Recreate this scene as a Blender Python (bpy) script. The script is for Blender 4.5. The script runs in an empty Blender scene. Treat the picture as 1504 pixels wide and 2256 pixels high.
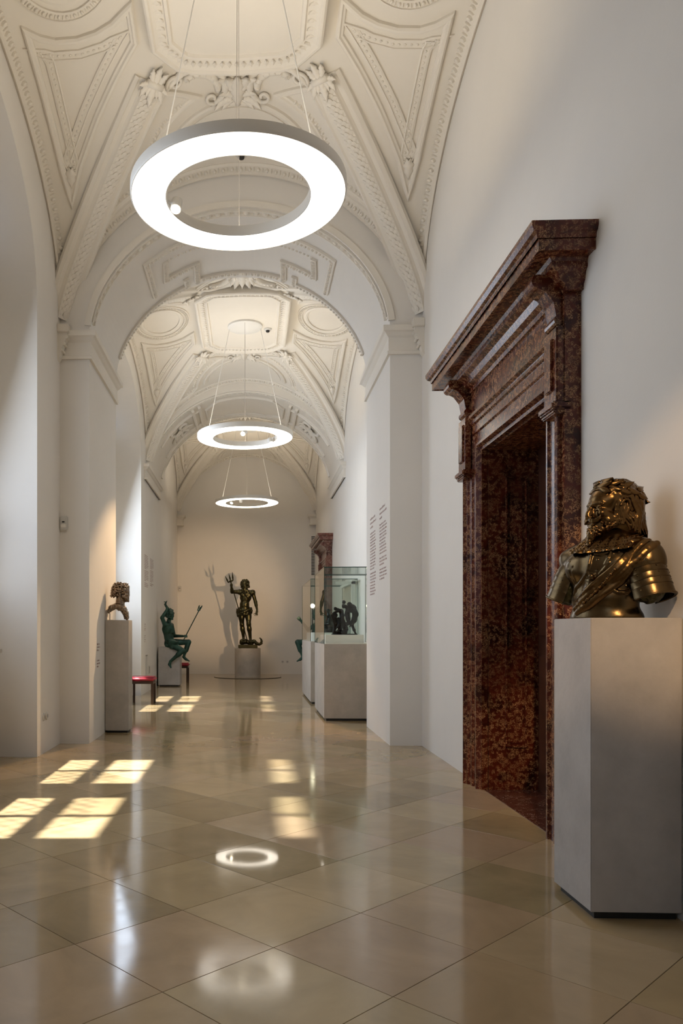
import bpy, bmesh, math, random
import numpy as np
from mathutils import Vector, Matrix
random.seed(7); np.random.seed(7)
PI = math.pi
C = bpy.context.scene.collection
SC = bpy.context.scene
# ------------------------------------------------------------------ camera
F, PX, VX, VY, EYE = 1720.0, 477.0, 552.0, 1389.0, 1.3
PSI = math.atan((VX-PX)/F)
cam = bpy.data.cameras.new('camera'); camo = bpy.data.objects.new('camera', cam); C.objects.link(camo)
camo.location = (0, 0, EYE); camo.rotation_euler = (PI/2, 0, PSI)
cam.sensor_width = 36; cam.lens = F/2256*36
cam.shift_x = (752-PX)/2256; cam.shift_y = (VY-1128)/2256
cam.clip_start = .05; cam.clip_end = 200
SC.camera = camo
_f = np.array([-math.sin(PSI), math.cos(PSI), 0]); _r = np.array([math.cos(PSI), math.sin(PSI), 0])
def at(x, y, Y):
    d = _f+(x-PX)/F*_r+np.array([0, 0, (VY-y)/F])
    return np.array([0, 0, EYE])+d*(Y/d[1])
# ------------------------------------------------------------------ light
SC.view_settings.view_transform = 'Standard'; SC.view_settings.look = 'None'
SC.view_settings.gamma = 1; SC.view_settings.use_curve_mapping = False
SC.view_settings.exposure = 0.42
w = bpy.data.worlds.new('world'); SC.world = w; w.use_nodes = True
w.node_tree.nodes['Background'].inputs[0].default_value = (.55, .68, 1, 1)
w.node_tree.nodes['Background'].inputs[1].default_value = 1.0
def light(name, kind, loc, target, energy, col, **kw):
    l = bpy.data.lights.new(name, kind); l.energy = energy; l.color = col
    for k, v in kw.items(): setattr(l, k, v)
    o = bpy.data.objects.new(name, l); C.objects.link(o); o.location = loc
    o.rotation_euler = (Vector(target)-Vector(loc)).to_track_quat('-Z', 'Y').to_euler()
    return o
DAY = (.72, .84, 1.0); WARM = (1.0, .66, .36)
light('sun', 'SUN', (-8, 5, 10), (-8+1, 5+.06, 10-1.7), 19.0, (1, .985, .96), angle=.022)
for i, (yy, e) in enumerate(((6.05, 54), (13.6, 125), (-1.6, 18))):
    light('window_daylight', 'AREA', (-2.68, yy, 3.15), (0, yy, 2.4), e*1.12, DAY, shape='RECTANGLE', size=2.9, size_y=3.4)
# spot lamps: bust from the ring behind the photographer, jamb from above the hall
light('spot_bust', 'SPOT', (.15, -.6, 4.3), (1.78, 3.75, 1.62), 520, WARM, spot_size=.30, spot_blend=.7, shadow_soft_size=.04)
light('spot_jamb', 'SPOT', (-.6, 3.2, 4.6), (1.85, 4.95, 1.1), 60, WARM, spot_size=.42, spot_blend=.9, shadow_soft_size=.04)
# ------------------------------------------------------------------ materials
def nodes(m):
    m.use_nodes = True; nt = m.node_tree; return nt, nt.nodes, nt.links
def mat(name, col, rough=.6, metal=0, bump=0, bscale=40, var=0, vscale=3, spec=.5, coat=0, emit=None, estr=0):
    m = bpy.data.materials.new(name); nt, N, L = nodes(m); b = N['Principled BSDF']
    b.inputs['Base Color'].default_value = (*col, 1); b.inputs['Roughness'].default_value = rough
    b.inputs['Metallic'].default_value = metal; b.inputs['Specular IOR Level'].default_value = spec
    b.inputs['Coat Weight'].default_value = coat
    if emit: b.inputs['Emission Color'].default_value = (*emit, 1); b.inputs['Emission Strength'].default_value = estr
    tc = N.new('ShaderNodeTexCoord')
    if var:
        n = N.new('ShaderNodeTexNoise'); n.inputs['Scale'].default_value = vscale; n.inputs['Detail'].default_value = 6
        n.inputs['Roughness'].default_value = .65
        L.new(tc.outputs['Object'], n.inputs['Vector'])
        r = N.new('ShaderNodeValToRGB'); r.color_ramp.elements[0].position = .3; r.color_ramp.elements[1].position = .7
        r.color_ramp.elements[0].color = (*[c*(1-var) for c in col], 1); r.color_ramp.elements[1].color = (*[min(1, c*(1+var)) for c in col], 1)
        L.new(n.outputs['Fac'], r.inputs['Fac']); L.new(r.outputs['Color'], b.inputs['Base Color'])
    if bump:
        n = N.new('ShaderNodeTexNoise'); n.inputs['Scale'].default_value = bscale; n.inputs['Detail'].default_value = 5
        L.new(tc.outputs['Object'], n.inputs['Vector'])
        bp = N.new('ShaderNodeBump'); bp.inputs['Strength'].default_value = bump; bp.inputs['Distance'].default_value = .01
        L.new(n.outputs['Fac'], bp.inputs['Height']); L.new(bp.outputs['Normal'], b.inputs['Normal'])
    return m
M = {}
M['plaster'] = mat('plaster', (.76, .72, .665), .85, bump=.05, bscale=60, var=.02, vscale=1.2)
M['stucco'] = mat('stucco', (.78, .725, .64), .8, bump=.06, bscale=50, var=.02, vscale=2)
M['concrete'] = mat('concrete', (.47, .44, .415), .6, bump=.12, bscale=35, var=.12, vscale=4.5)
M['concrete_warm'] = mat('concrete_warm', (.45, .405, .35), .6, bump=.12, bscale=35, var=.12, vscale=4.5)
M['dark'] = mat('dark', (.012, .011, .01), .5)
M['black_metal'] = mat('black_metal', (.03, .03, .03), .4, metal=.6)
M['white_paint'] = mat('white_paint', (.78, .76, .72), .35)
M['lamp_body'] = mat('lamp_body', (.8, .76, .69), .4)
M['diffuser'] = mat('diffuser', (1, 1, 1), .5, emit=(1, .91, .77), estr=3.2)
M['uplight'] = mat('uplight', (1, 1, 1), .5, emit=(1, .88, .70), estr=9)
M['bulb'] = mat('bulb', (1, 1, 1), .5, emit=(1, .86, .62), estr=14)
M['bronze'] = mat('bronze', (.125, .072, .028), .27, metal=1, bump=.08, bscale=60, var=.35, vscale=9)
M['bronze_plate'] = mat('bronze_plate', (.105, .070, .033), .26, metal=1, bump=.05, bscale=50, var=.25, vscale=7)
M['bronze_old'] = mat('bronze_old', (.26, .20, .15), .24, metal=1, bump=.15, bscale=60, var=.4, vscale=14)
M['bronze_dark'] = mat('bronze_dark', (.05, .045, .02), .3, metal=.85, bump=.1, bscale=60, var=.5, vscale=6)
M['bronze_black'] = mat('bronze_black', (.018, .016, .015), .22, metal=.6, var=.3, vscale=12)
M['patina'] = mat('patina', (.020, .062, .044), .5, metal=.25, bump=.15, bscale=50, var=.5, vscale=8)
M['red_leather'] = mat('red_leather', (.30, .011, .026), .5, bump=.1, bscale=150)
M['dark_wood'] = mat('dark_wood', (.045, .022, .014), .35, var=.3, vscale=8)
M['lettering'] = mat('lettering', (.46, .33, .30), .7)
M['plastic'] = mat('plastic', (.62, .60, .56), .4)
M['grey_metal'] = mat('grey_metal', (.42, .38, .34), .45, metal=.2)
M['blind'] = mat('blind', (.8, .79, .76), .8)
M['steel'] = mat('steel', (.55, .53, .5), .35, metal=.9)
M['door_wood'] = mat('door_wood', (.06, .022, .012), .3, var=.3, vscale=5)
def glass_mat(name, tint, gl=1.0):
    m = bpy.data.materials.new(name); nt, N, L = nodes(m); N.remove(N['Principled BSDF'])
    tr = N.new('ShaderNodeBsdfTransparent'); tr.inputs[0].default_value = (*tint, 1)
    g = N.new('ShaderNodeBsdfGlossy'); g.inputs['Roughness'].default_value = .01
    lw = N.new('ShaderNodeLayerWeight'); lw.inputs[0].default_value = .5; pw = N.new('ShaderNodeMath'); pw.operation = 'POWER'; pw.inputs[1].default_value = 4; L.new(lw.outputs['Facing'], pw.inputs[0]); fr = N.new('ShaderNodeMath'); fr.operation = 'MULTIPLY_ADD'; fr.inputs[1].default_value = .9; fr.inputs[2].default_value = .05; L.new(pw.outputs[0], fr.inputs[0])
    mx = N.new('ShaderNodeMixShader'); L.new(fr.outputs[0], mx.inputs[0]); L.new(tr.outputs[0], mx.inputs[1]); L.new(g.outputs[0], mx.inputs[2])
    L.new(mx.outputs[0], N['Material Output'].inputs[0]); return m
M['glass'] = glass_mat('glass', (.90, .94, .91)); M['window_glass'] = glass_mat('window_glass', (.97, .98, .97))
M['dimming_glass'] = glass_mat('dimming_glass', (.42, .43, .42)); M['glass_edge'] = mat('glass_edge', (.02, .06, .05), .15)  # clear dark tint added to the upper panes to weaken their sun patches
def marble(name, dark, mid, vein, scale=1.0, vw=.058):
    m = bpy.data.materials.new(name); nt, N, L = nodes(m); b = N['Principled BSDF']
    b.inputs['Roughness'].default_value = .24; b.inputs['Specular IOR Level'].default_value = .38
    tc = N.new('ShaderNodeTexCoord')
    def noise(sc, det=4, dist=0, rough=.5):
        n = N.new('ShaderNodeTexNoise'); n.inputs['Scale'].default_value = sc*scale; n.inputs['Detail'].default_value = det
        n.inputs['Distortion'].default_value = dist; n.inputs['Roughness'].default_value = rough
        L.new(tc.outputs['Object'], n.inputs['Vector']); return n
    def ramp(src, stops):
        r = N.new('ShaderNodeValToRGB'); e = r.color_ramp.elements
        while len(e) < len(stops): e.new(.5)
        for el, (p, c) in zip(e, stops): el.position = p; el.color = (*c, 1)
        L.new(src, r.inputs['Fac']); return r
    base = ramp(noise(5, 5).outputs['Fac'], [(.35, dark), (.5, mid), (.62, [c*.6 for c in dark])])
    W, K = (1, 1, 1), (0, 0, 0)
    v1 = ramp(noise(78, 2.5, 1.3).outputs['Fac'], [(.5-vw, K), (.5, W), (.5+vw, K)])
    mk = ramp(noise(30, 3, 0).outputs['Fac'], [(.45, K), (.52, W)])
    mk2 = ramp(noise(3.2, 2, 0).outputs['Fac'], [(.36, (.45,)*3), (.55, W)])
    a = N.new('ShaderNodeMath'); a.operation = 'MULTIPLY'; L.new(v1.outputs[0], a.inputs[0]); L.new(mk.outputs[0], a.inputs[1])
    a2 = N.new('ShaderNodeMath'); a2.operation = 'MULTIPLY'; L.new(a.outputs[0], a2.inputs[0]); L.new(mk2.outputs[0], a2.inputs[1])
    mx = N.new('ShaderNodeMixRGB'); L.new(a2.outputs[0], mx.inputs[0]); L.new(base.outputs[0], mx.inputs[1]); mx.inputs[2].default_value = (*vein, 1)
    L.new(mx.outputs[0], b.inputs['Base Color']); return m
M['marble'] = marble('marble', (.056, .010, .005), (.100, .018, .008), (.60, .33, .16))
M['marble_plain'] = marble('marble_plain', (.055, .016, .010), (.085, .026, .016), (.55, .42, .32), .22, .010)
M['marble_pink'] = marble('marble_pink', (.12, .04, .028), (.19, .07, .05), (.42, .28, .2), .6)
def tile_mat(pol=False):
    m = bpy.data.materials.new('limestone_polished' if pol else 'limestone'); nt, N, L = nodes(m); b = N['Principled BSDF']
    oi = N.new('ShaderNodeObjectInfo'); r = N.new('ShaderNodeValToRGB'); r.color_ramp.interpolation = 'LINEAR'
    cols = [(0, (.28, .205, .105)), (.2, (.42, .30, .16)), (.38, (.33, .24, .13)), (.55, (.46, .35, .20)), (.72, (.41, .285, .175)), (.86, (.45, .33, .18)), (1, (.33, .25, .135))]
    e = r.color_ramp.elements
    while len(e) < len(cols): e.new(.5)
    for el, (p, c) in zip(e, cols): el.position = p; el.color = (*c, 1)
    L.new(oi.outputs['Random'], r.inputs['Fac'])
    tc = N.new('ShaderNodeTexCoord'); ge = N.new('ShaderNodeNewGeometry')
    n = N.new('ShaderNodeTexNoise'); n.inputs['Scale'].default_value = 2.2; n.inputs['Detail'].default_value = 7; n.inputs['Roughness'].default_value = .6; n.inputs['Distortion'].default_value = .8
    L.new(ge.outputs['Position'], n.inputs['Vector'])
    mr = N.new('ShaderNodeMapRange'); mr.inputs[1].default_value = .3; mr.inputs[2].default_value = .7; mr.inputs[3].default_value = .86; mr.inputs[4].default_value = 1.12
    L.new(n.outputs['Fac'], mr.inputs[0])
    mu = N.new('ShaderNodeVectorMath'); mu.operation = 'SCALE'; L.new(r.outputs[0], mu.inputs[0]); L.new(mr.outputs[0], mu.inputs['Scale'])
    L.new(mu.outputs[0], b.inputs['Base Color'])
    n2 = N.new('ShaderNodeTexNoise'); n2.inputs['Scale'].default_value = 9; L.new(ge.outputs['Position'], n2.inputs['Vector'])
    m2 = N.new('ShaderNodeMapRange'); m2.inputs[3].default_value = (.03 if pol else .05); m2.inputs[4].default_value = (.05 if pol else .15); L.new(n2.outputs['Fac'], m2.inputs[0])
    L.new(m2.outputs[0], b.inputs['Roughness']); b.inputs['Specular IOR Level'].default_value = .55
    return m
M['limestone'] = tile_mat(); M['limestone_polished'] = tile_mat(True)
M['grout'] = mat('grout', (.07, .06, .05), .9)
# ------------------------------------------------------------------ object helpers
def link(name, me, m, parent=None, smooth=False):
    o = bpy.data.objects.new(name, me); C.objects.link(o)
    if m is not None and not me.materials: me.materials.append(M[m] if isinstance(m, str) else m)
    if smooth and me.polygons: me.polygons.foreach_set('use_smooth', [True]*len(me.polygons))
    if parent:
        o.parent = parent
        pm = Matrix.Translation(parent_loc(parent)); o.matrix_parent_inverse = pm.inverted()
    return o
def parent_loc(p):
    l = Vector(p.location) if p.type == 'EMPTY' or not p.parent else Vector(p.location)
    return l
def thing(name, label, cat, loc, group=None):
    o = bpy.data.objects.new(name, None); C.objects.link(o); o.location = loc; o.empty_display_size = .1
    return tag(o, label, cat, group)
def tag(o, label, cat, group=None):
    o['label'] = label; o['category'] = cat
    if group: o['group'] = group
    return o
def struct(o): o['kind'] = 'structure'; return o
def pyd(V, Fc):
    me = bpy.data.meshes.new('m'); me.from_pydata([tuple(map(float, v)) for v in V], [], [tuple(map(int, f)) for f in Fc]); me.update(); return me
class MB:
    def __init__(s): s.v = []; s.f = []
    def add(s, V, Fc):
        n = len(s.v); s.v += [tuple(v) for v in V]; s.f += [tuple(i+n for i in f) for f in Fc]; return s
    def box(s, x0, x1, y0, y1, z0, z1, ch=0):
        if ch:
            bm = bmesh.new(); bmesh.ops.create_cube(bm, size=1)
            for v in bm.verts: v.co = Vector(((x0+x1)/2+v.co.x*(x1-x0), (y0+y1)/2+v.co.y*(y1-y0), (z0+z1)/2+v.co.z*(z1-z0)))
            bmesh.ops.bevel(bm, geom=bm.edges[:], offset=ch, segments=2, affect='EDGES')
            bm.verts.index_update(); s.add([v.co[:] for v in bm.verts], [[v.index for v in f.verts] for f in bm.faces]); bm.free(); return s
        V = [(x, y, z) for z in (z0, z1) for y in (y0, y1) for x in (x0, x1)]
        return s.add(V, [(0, 2, 3, 1), (4, 5, 7, 6), (0, 1, 5, 4), (2, 6, 7, 3), (0, 4, 6, 2), (1, 3, 7, 5)])
    def tube(s, pts, r, n=10, cap=True):
        pts = [Vector(p) for p in pts]; rs = r if hasattr(r, '__len__') else [r]*len(pts); V = []; Fc = []
        up = Vector((0, 0, 1)); prev = None
        for i, p in enumerate(pts):
            t = (pts[min(i+1, len(pts)-1)]-pts[max(i-1, 0)]).normalized()
            if prev is None: a = t.cross(up if abs(t.z) < .95 else Vector((1, 0, 0))).normalized()
            else: a = (prev-t*prev.dot(t)).normalized()
            prev = a; b = t.cross(a)
            for k in range(n):
                an = 2*PI*k/n; V.append(p+(a*math.cos(an)+b*math.sin(an))*rs[i])
        for i in range(len(pts)-1):
            for k in range(n): Fc.append((i*n+k, i*n+(k+1) % n, (i+1)*n+(k+1) % n, (i+1)*n+k))
        if cap: Fc += [tuple(reversed(range(n))), tuple(range((len(pts)-1)*n, len(pts)*n))]
        return s.add(V, Fc)
    def lathe(s, c, prof, n=48, axis='z'):
        V = []; Fc = []; m = len(prof)
        for k in range(n):
            a = 2*PI*k/n
            for r, z in prof: V.append((c[0]+r*math.cos(a), c[1]+r*math.sin(a), c[2]+z))
        for k in range(n):
            for j in range(m-1): Fc.append((k*m+j, ((k+1) % n)*m+j, ((k+1) % n)*m+j+1, k*m+j+1))
        return s.add(V, Fc)
    def ball(s, c, r, n=8, m=6):
        r = r if hasattr(r, '__len__') else (r, r, r)
        V = [(c[0], c[1], c[2]+r[2])]+[(c[0]+r[0]*math.sin(PI*j/m)*math.cos(2*PI*k/n), c[1]+r[1]*math.sin(PI*j/m)*math.sin(2*PI*k/n), c[2]+r[2]*math.cos(PI*j/m)) for j in range(1, m) for k in range(n)]+[(c[0], c[1], c[2]-r[2])]
        Fc = [(0, 1+k, 1+(k+1) % n) for k in range(n)]
        for j in range(m-2):
            for k in range(n): Fc.append((1+j*n+k, 1+(j+1)*n+k, 1+(j+1)*n+(k+1) % n, 1+j*n+(k+1) % n))
        e = 1+(m-1)*n; Fc += [(e, e-n+(k+1) % n, e-n+k) for k in range(n)]
        return s.add(V, Fc)
    def sweep(s, P, Nn, prof, closed=False):
        """profile (across, height) swept along points P whose surface normals are Nn"""
        P = [Vector(p) for p in P]; Nn = [Vector(n).normalized() for n in Nn]; L = len(P); V = []; m = len(prof)
        for i, p in enumerate(P):
            a0 = P[(i-1) % L] if closed else P[max(i-1, 0)]; a1 = P[(i+1) % L] if closed else P[min(i+1, L-1)]
            d0 = (p-a0).normalized() if (p-a0).length > 1e-6 else (a1-p).normalized(); d1 = (a1-p).normalized() if (a1-p).length > 1e-6 else d0
            n = Nn[i]; b0 = n.cross(d0).normalized(); b1 = n.cross(d1).normalized(); b = (b0+b1)
            if b.length < 1e-3: b = b0
            b.normalize(); k = 1/max(.45, b.dot(b0))
            for x, h in prof: V.append(p+b*(x*k)+n*h)
        Fc = []
        for i in range(L if closed else L-1):
            j = (i+1) % L
            for q in range(m-1): Fc.append((i*m+q, i*m+q+1, j*m+q+1, j*m+q))
        if not closed: Fc += [tuple(reversed(range(m))), tuple(range((L-1)*m, L*m))]
        return s.add(V, Fc)
    def prism(s, poly, axis, a0, a1):
        """poly of 2D points extruded along axis x, y or z from a0 to a1"""
        def mk(u, v, a): return {'x': (a, u, v), 'y': (u, a, v), 'z': (u, v, a)}[axis]
        n = len(poly); V = [mk(u, v, a0) for u, v in poly]+[mk(u, v, a1) for u, v in poly]
        return s.add(V, [tuple(range(n)), tuple(reversed(range(n, 2*n)))]+[(i, (i+1) % n, n+(i+1) % n, n+i) for i in range(n)])
    def make(s, name, m, parent=None, smooth=False, fix=True):
        me = pyd(s.v, s.f)
        if fix:
            bm = bmesh.new(); bm.from_mesh(me); bmesh.ops.recalc_face_normals(bm, faces=bm.faces); bm.to_mesh(me); bm.free()
        o = link(name, me, m, parent, smooth)
        return o
def autosmooth(o, ang=35):
    me = o.data
    me.polygons.foreach_set('use_smooth', [True]*len(me.polygons))
    bm = bmesh.new(); bm.from_mesh(me)
    for e in bm.edges:
        if len(e.link_faces) == 2 and e.calc_face_angle(0) > math.radians(ang): e.smooth = False
    bm.to_mesh(me); bm.free(); return o
def leaf_geo(Lg, Wd, lobes=3, curl=.25, ns=14, thick=.006, lob=.35):
    """a lobed leaf lying along +x, opening in y, bulging to +z"""
    V = []; Fc = []; A = 5
    for i in range(ns+1):
        t = i/ns; wv = Wd*(math.sin(PI*min(1, t*.93+.06))**.7)*(1-.15*t)
        if lobes: wv *= 1-lob*(.5-.5*math.cos(2*PI*lobes*t))
        for k in range(A):
            q = k/(A-1)*2-1
            V.append((Lg*(t-abs(q)*.06), wv*.5*q, curl*Lg*(t**2)+Wd*.22*(1-q*q)*(1-t*.5)+(.25*Wd*.2 if k == 2 else 0)))
    n0 = len(V)
    for v in list(V): V.append((v[0], v[1], v[2]-thick-Wd*.12))
    for i in range(ns):
        for k in range(A-1):
            a = i*A+k; Fc.append((a, a+A, a+A+1, a+1)); Fc.append((n0+a, n0+a+1, n0+a+A+1, n0+a+A))
    for i in range(ns): Fc += [(i*A, n0+i*A, n0+i*A+A, i*A+A), (i*A+A-1, i*A+2*A-1, n0+i*A+2*A-1, n0+i*A+A-1)]
    Fc += [(ns*A+k, n0+ns*A+k, n0+ns*A+k+1, ns*A+k+1) for k in range(A-1)]+[(k, k+1, n0+k+1, n0+k) for k in range(A-1)]
    return np.array(V), Fc
def place(V, o, x, n):
    x = np.array(x, float); n = np.array(n, float); n /= np.linalg.norm(n); x -= n*x.dot(n); x /= np.linalg.norm(x); y = np.cross(n, x)
    return np.array(o)+V[:, :1]*x+V[:, 1:2]*y+V[:, 2:3]*n
# ------------------------------------------------------------------ vault surfaces
XC, HA, ZS = -.13, 2.06, 4.72
XL, XR = -2.19, 1.93
def vault(x, y, yc, hb):
    s = np.clip(abs(x-XC)/HA, 0, 1); t = np.clip(abs(y-yc)/hb, 0, 1)
    return ZS+np.maximum(1.78*(1-s*s)**.6, 1.8*(1-t*t)**.42)+.3*(1-s*s)*(1-t*t)
def surf_on(fn):
    def f(x, y):
        e = .004; z = float(fn(x, y)); gx = (float(fn(x+e, y))-float(fn(x-e, y)))/(2*e); gy = (float(fn(x, y+e))-float(fn(x, y-e)))/(2*e)
        g = math.hypot(gx, gy)
        if g > 6: gx *= 6/g; gy *= 6/g
        n = Vector((gx, gy, -1)).normalized(); return Vector((x, y, z)), n
    return f
def dens(pts, step=.07, closed=False):
    out = []; L = len(pts)
    for i in range(L if closed else L-1):
        a = np.array(pts[i]); b = np.array(pts[(i+1) % L]); n = max(1, int(np.linalg.norm(b-a)/step))
        for k in range(n): out.append(a+(b-a)*k/n)
    if not closed: out.append(np.array(pts[-1]))
    return out
def inset(poly, d):
    P = np.array(poly); L = len(P); area = .5*sum(P[i][0]*P[(i+1) % L][1]-P[(i+1) % L][0]*P[i][1] for i in range(L)); sg = 1 if area > 0 else -1; out = []
    for i in range(L):
        a, b, c = P[i-1], P[i], P[(i+1) % L]; d0 = (b-a)/np.linalg.norm(b-a); d1 = (c-b)/np.linalg.norm(c-b)
        n0 = np.array([-d0[1], d0[0]])*sg; n1 = np.array([-d1[1], d1[0]])*sg; n = n0+n1; n /= max(1e-6, np.linalg.norm(n))
        k = min(2.2, 1/max(.3, n.dot(n0))); out.append(b+n*d*k)
    return out
PR_STEP = [(-.035, -.01), (-.035, .03), (-.02, .045), (.0, .045), (.012, .028), (.03, .022), (.04, -.01)]
PR_BAND = [(-.045, -.01), (-.045, .018), (-.03, .024), (-.028, .012), (.028, .012), (.03, .024), (.045, .018), (.045, -.01)]
PR_FIL = [(-.03, -.01), (-.03, .05), (.0, .06), (.03, .05), (.03, -.01)]
def ornament(mb, P, Nn, step=.075, kind='egg', size=1.0):
    P = [Vector(p) for p in P]; acc = 0; nxt = step/2; i = 0
    d = [0]
    for a, b in zip(P, P[1:]): d.append(d[-1]+(b-a).length)
    s = step/2; j = 0; cnt = 0
    while s < d[-1]:
        while d[j+1] < s: j += 1
        q = (s-d[j])/max(1e-9, d[j+1]-d[j]); p = P[j].lerp(P[j+1], q); n = Nn[j]; t = (P[j+1]-P[j]).normalized(); b = n.cross(t).normalized()
        def oc(px, py, pz, h, off=0):
            o = p+t*off; vs = [o+t*px, o+b*py, o-t*px, o-b*py, o+n*h]; pm = [(a+c)*.5*1.0 for a, c in zip(vs[:4], vs[1:4]+vs[:1])]
            ring = []
            for k in range(4): ring += [vs[k], o+(pm[k]-o)*1.32]
            mid = [o+(r-o)*.6+n*h*.8 for r in ring]
            V = ring+mid+[o+n*h]; Fc = [(k, (k+1) % 8, 8+(k+1) % 8, 8+k) for k in range(8)]+[(8+k, 8+(k+1) % 8, 16) for k in range(8)]
            mb.add(V, Fc)
        if kind == 'egg':
            oc(step*.27, .030*size, 0, .034*size)
            oc(step*.09, .034*size, 0, .026*size, step*.5)
        elif kind == 'bead': oc(step*.36, .018*size, 0, .024*size)
        elif kind == 'dart': oc(step*.2, .03*size, 0, .025*size)
        s += step; cnt += 1
    return mb
# ================================================================== SETTING
# ---- floor : slab, grout and limestone tiles laid on the diagonal
fm = MB(); fm.box(-3.0, 2.62, -4.2, 23.6, -.3, -.012); floor = struct(fm.make('floor', 'grout'))
fm = MB(); fm.box(-3.0, 2.6, -4.2, .78, -.012, 0); fm.make('floor_slab', 'limestone', floor)
D = .411; T0 = np.array([.094, 3.207]); FULL = {}
def clip(poly, ax, val, keep):
    out = []
    for i in range(len(poly)):
        a, b = poly[i-1], poly[i]; ia = keep*(a[ax]-val) <= 0; ib = keep*(b[ax]-val) <= 0
        if ia != ib: t = (val-a[ax])/(b[ax]-a[ax]); out.append((a[0]+(b[0]-a[0])*t, a[1]+(b[1]-a[1])*t))
        if ib: out.append(b)
    return out
def tile_geo(poly):
    P = [np.array(p) for p in poly]; Q = [p for k, p in enumerate(P) if np.linalg.norm(p-P[k-1]) > .012]
    if len(Q) < 3: return None
    A = .5*sum(Q[i][0]*Q[(i+1) % len(Q)][1]-Q[(i+1) % len(Q)][0]*Q[i][1] for i in range(len(Q)))
    if abs(A) < .004: return None
    o = inset(Q, .0014); i_ = inset(Q, .0021); n = len(Q)
    V = [(*p, -.013) for p in o]+[(*p, -.0009) for p in o]+[(*p, 0) for p in i_]
    Fc = [(k, (k+1) % n, n+(k+1) % n, n+k) for k in range(n)]+[(n+k, n+(k+1) % n, 2*n+(k+1) % n, 2*n+k) for k in range(n)]+[tuple(range(2*n, 3*n))]
    return V, Fc
tiles = []; far_tiles = MB(); full_me = None
for a in range(-14, 60):
    for b in range(-60, 60):
        c = T0+D*np.array([a-b, a+b+1.0]); poly = [(c[0], c[1]-D), (c[0]+D, c[1]), (c[0], c[1]+D), (c[0]-D, c[1])]
        if c[1] < .3 or c[1] > 24 or c[0] < -3.1 or c[0] > 2.5: continue
        x1 = XR
        niche = 4.17 < c[1] < 7.93 or 11.7 < c[1] < 15.5
        x0 = XL if not niche else -2.75
        y1 = 23.3
        p = clip(clip(clip(clip(poly, 0, x1, 1), 0, x0, -1), 1, y1, 1), 1, .8, -1)
        if len(p) < 3: continue
        if niche and c[0] < XL: p = clip(clip(p, 1, 7.93 if c[1] < 8 else 15.55, 1), 1, 4.17 if c[1] < 8 else 11.65, -1)
        if len(p) < 3: continue
        g = tile_geo(p)
        if g is None: continue
        if c[1] > 17.3: far_tiles.add(*g); continue
        tiles.append((c[1], c, g, len(p) == 4 and all(np.allclose(u, v) for u, v in zip(sorted(p), sorted(poly)))))
tiles.sort(key=lambda q: q[0])
for k, (_, c, g, full) in enumerate(tiles):
    if k >= 299: far_tiles.add(*g); continue
    if full:
        if full_me is None:
            V, Fc = g; full_me = pyd([(v[0]-c[0], v[1]-c[1], v[2]) for v in V], Fc)
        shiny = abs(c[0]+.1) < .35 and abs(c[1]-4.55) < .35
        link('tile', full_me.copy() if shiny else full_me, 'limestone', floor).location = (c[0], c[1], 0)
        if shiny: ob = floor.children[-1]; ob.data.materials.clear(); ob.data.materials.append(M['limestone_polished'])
    elif False: pass
    else: link('tile', pyd(*g), 'limestone', floor)
ft = far_tiles.make('tile', 'limestone', floor); ft['kind'] = 'stuff'
# ---- walls
def wall_cols(name, X, thick, ys, ztop, holes, side):
    """vertical wall in the YZ plane; holes = list of (y0, y1, fn(y)->(zlo, zhi))"""
    mb = MB(); cuts = sorted(set(ys))
    for y0, y1 in zip(cuts, cuts[1:]):
        ym = (y0+y1)/2; h = [q for q in holes if q[0] <= ym <= q[1]]
        if not h: mb.add([(X, y0, -.05), (X, y1, -.05), (X, y1, ztop), (X, y0, ztop)], [(0, 1, 2, 3)]); continue
        f = h[0][2]; (l0, t0), (l1, t1) = f(y0), f(y1)
        mb.add([(X, y0, t0), (X, y1, t1), (X, y1, ztop), (X, y0, ztop)], [(0, 1, 2, 3)])
        if l0 > 0: mb.add([(X, y0, 0), (X, y1, 0), (X, y1, l1), (X, y0, l0)], [(0, 1, 2, 3)])
        Xo = X+side*thick
        mb.add([(X, y0, t0), (X, y1, t1), (Xo, y1, t1), (Xo, y0, t0)], [(0, 1, 2, 3)])
        if abs(y0-h[0][0]) < 1e-6: mb.add([(X, y0, l0), (X, y0, t0), (Xo, y0, t0), (Xo, y0, l0)], [(0, 1, 2, 3)])
        if abs(y1-h[0][1]) < 1e-6: mb.add([(X, y1, l1), (X, y1, t1), (Xo, y1, t1), (Xo, y1, l1)], [(0, 1, 2, 3)])
    mb.add([(X+side*.68, cuts[0], -.3), (X+side*.68, cuts[-1], -.3), (X+side*.68, cuts[-1], ztop), (X+side*.68, cuts[0], ztop)], [(0, 1, 2, 3)]) if side > 0 else None
    return struct(mb.make(name, 'plaster', fix=False))
def niche_top(yc, hw=1.88):
    return lambda y: (-.05, 4.62+1.5*max(0, 1-((y-yc)/hw)**2)**.45)
NY = [-1.6, 6.05, 13.67]
ys = [-4.2, 23.3]
for yc in NY:
    ys += list(yc+1.88*np.sin(np.linspace(-PI/2, PI/2, 33)))
wall_cols('wall_left', XL, .56, ys, 7.1, [(yc-1.88, yc+1.88, niche_top(yc)) for yc in NY], -1)
DO0, DO1, DOZ = 5.0, 6.45, 2.82
rect = lambda y: (-.05, DOZ)
DSH = 13.95
wall_cols('wall_right', XR, .02, [-4.2, DO0, DO1, DO0+DSH, DO1+DSH, 23.3], 7.1, [(DO0, DO1, rect), (DO0+DSH, DO1+DSH, rect)], 1)
mb = MB(); mb.box(-2.9, 2.9, 23.3, 23.5, -.05, 7.1); struct(mb.make('wall_back', 'plaster'))
mb = MB(); mb.box(-3.6, 2.9, -4.4, -4.2, -.05, 7.1); struct(mb.make('wall_front', 'plaster'))
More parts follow.
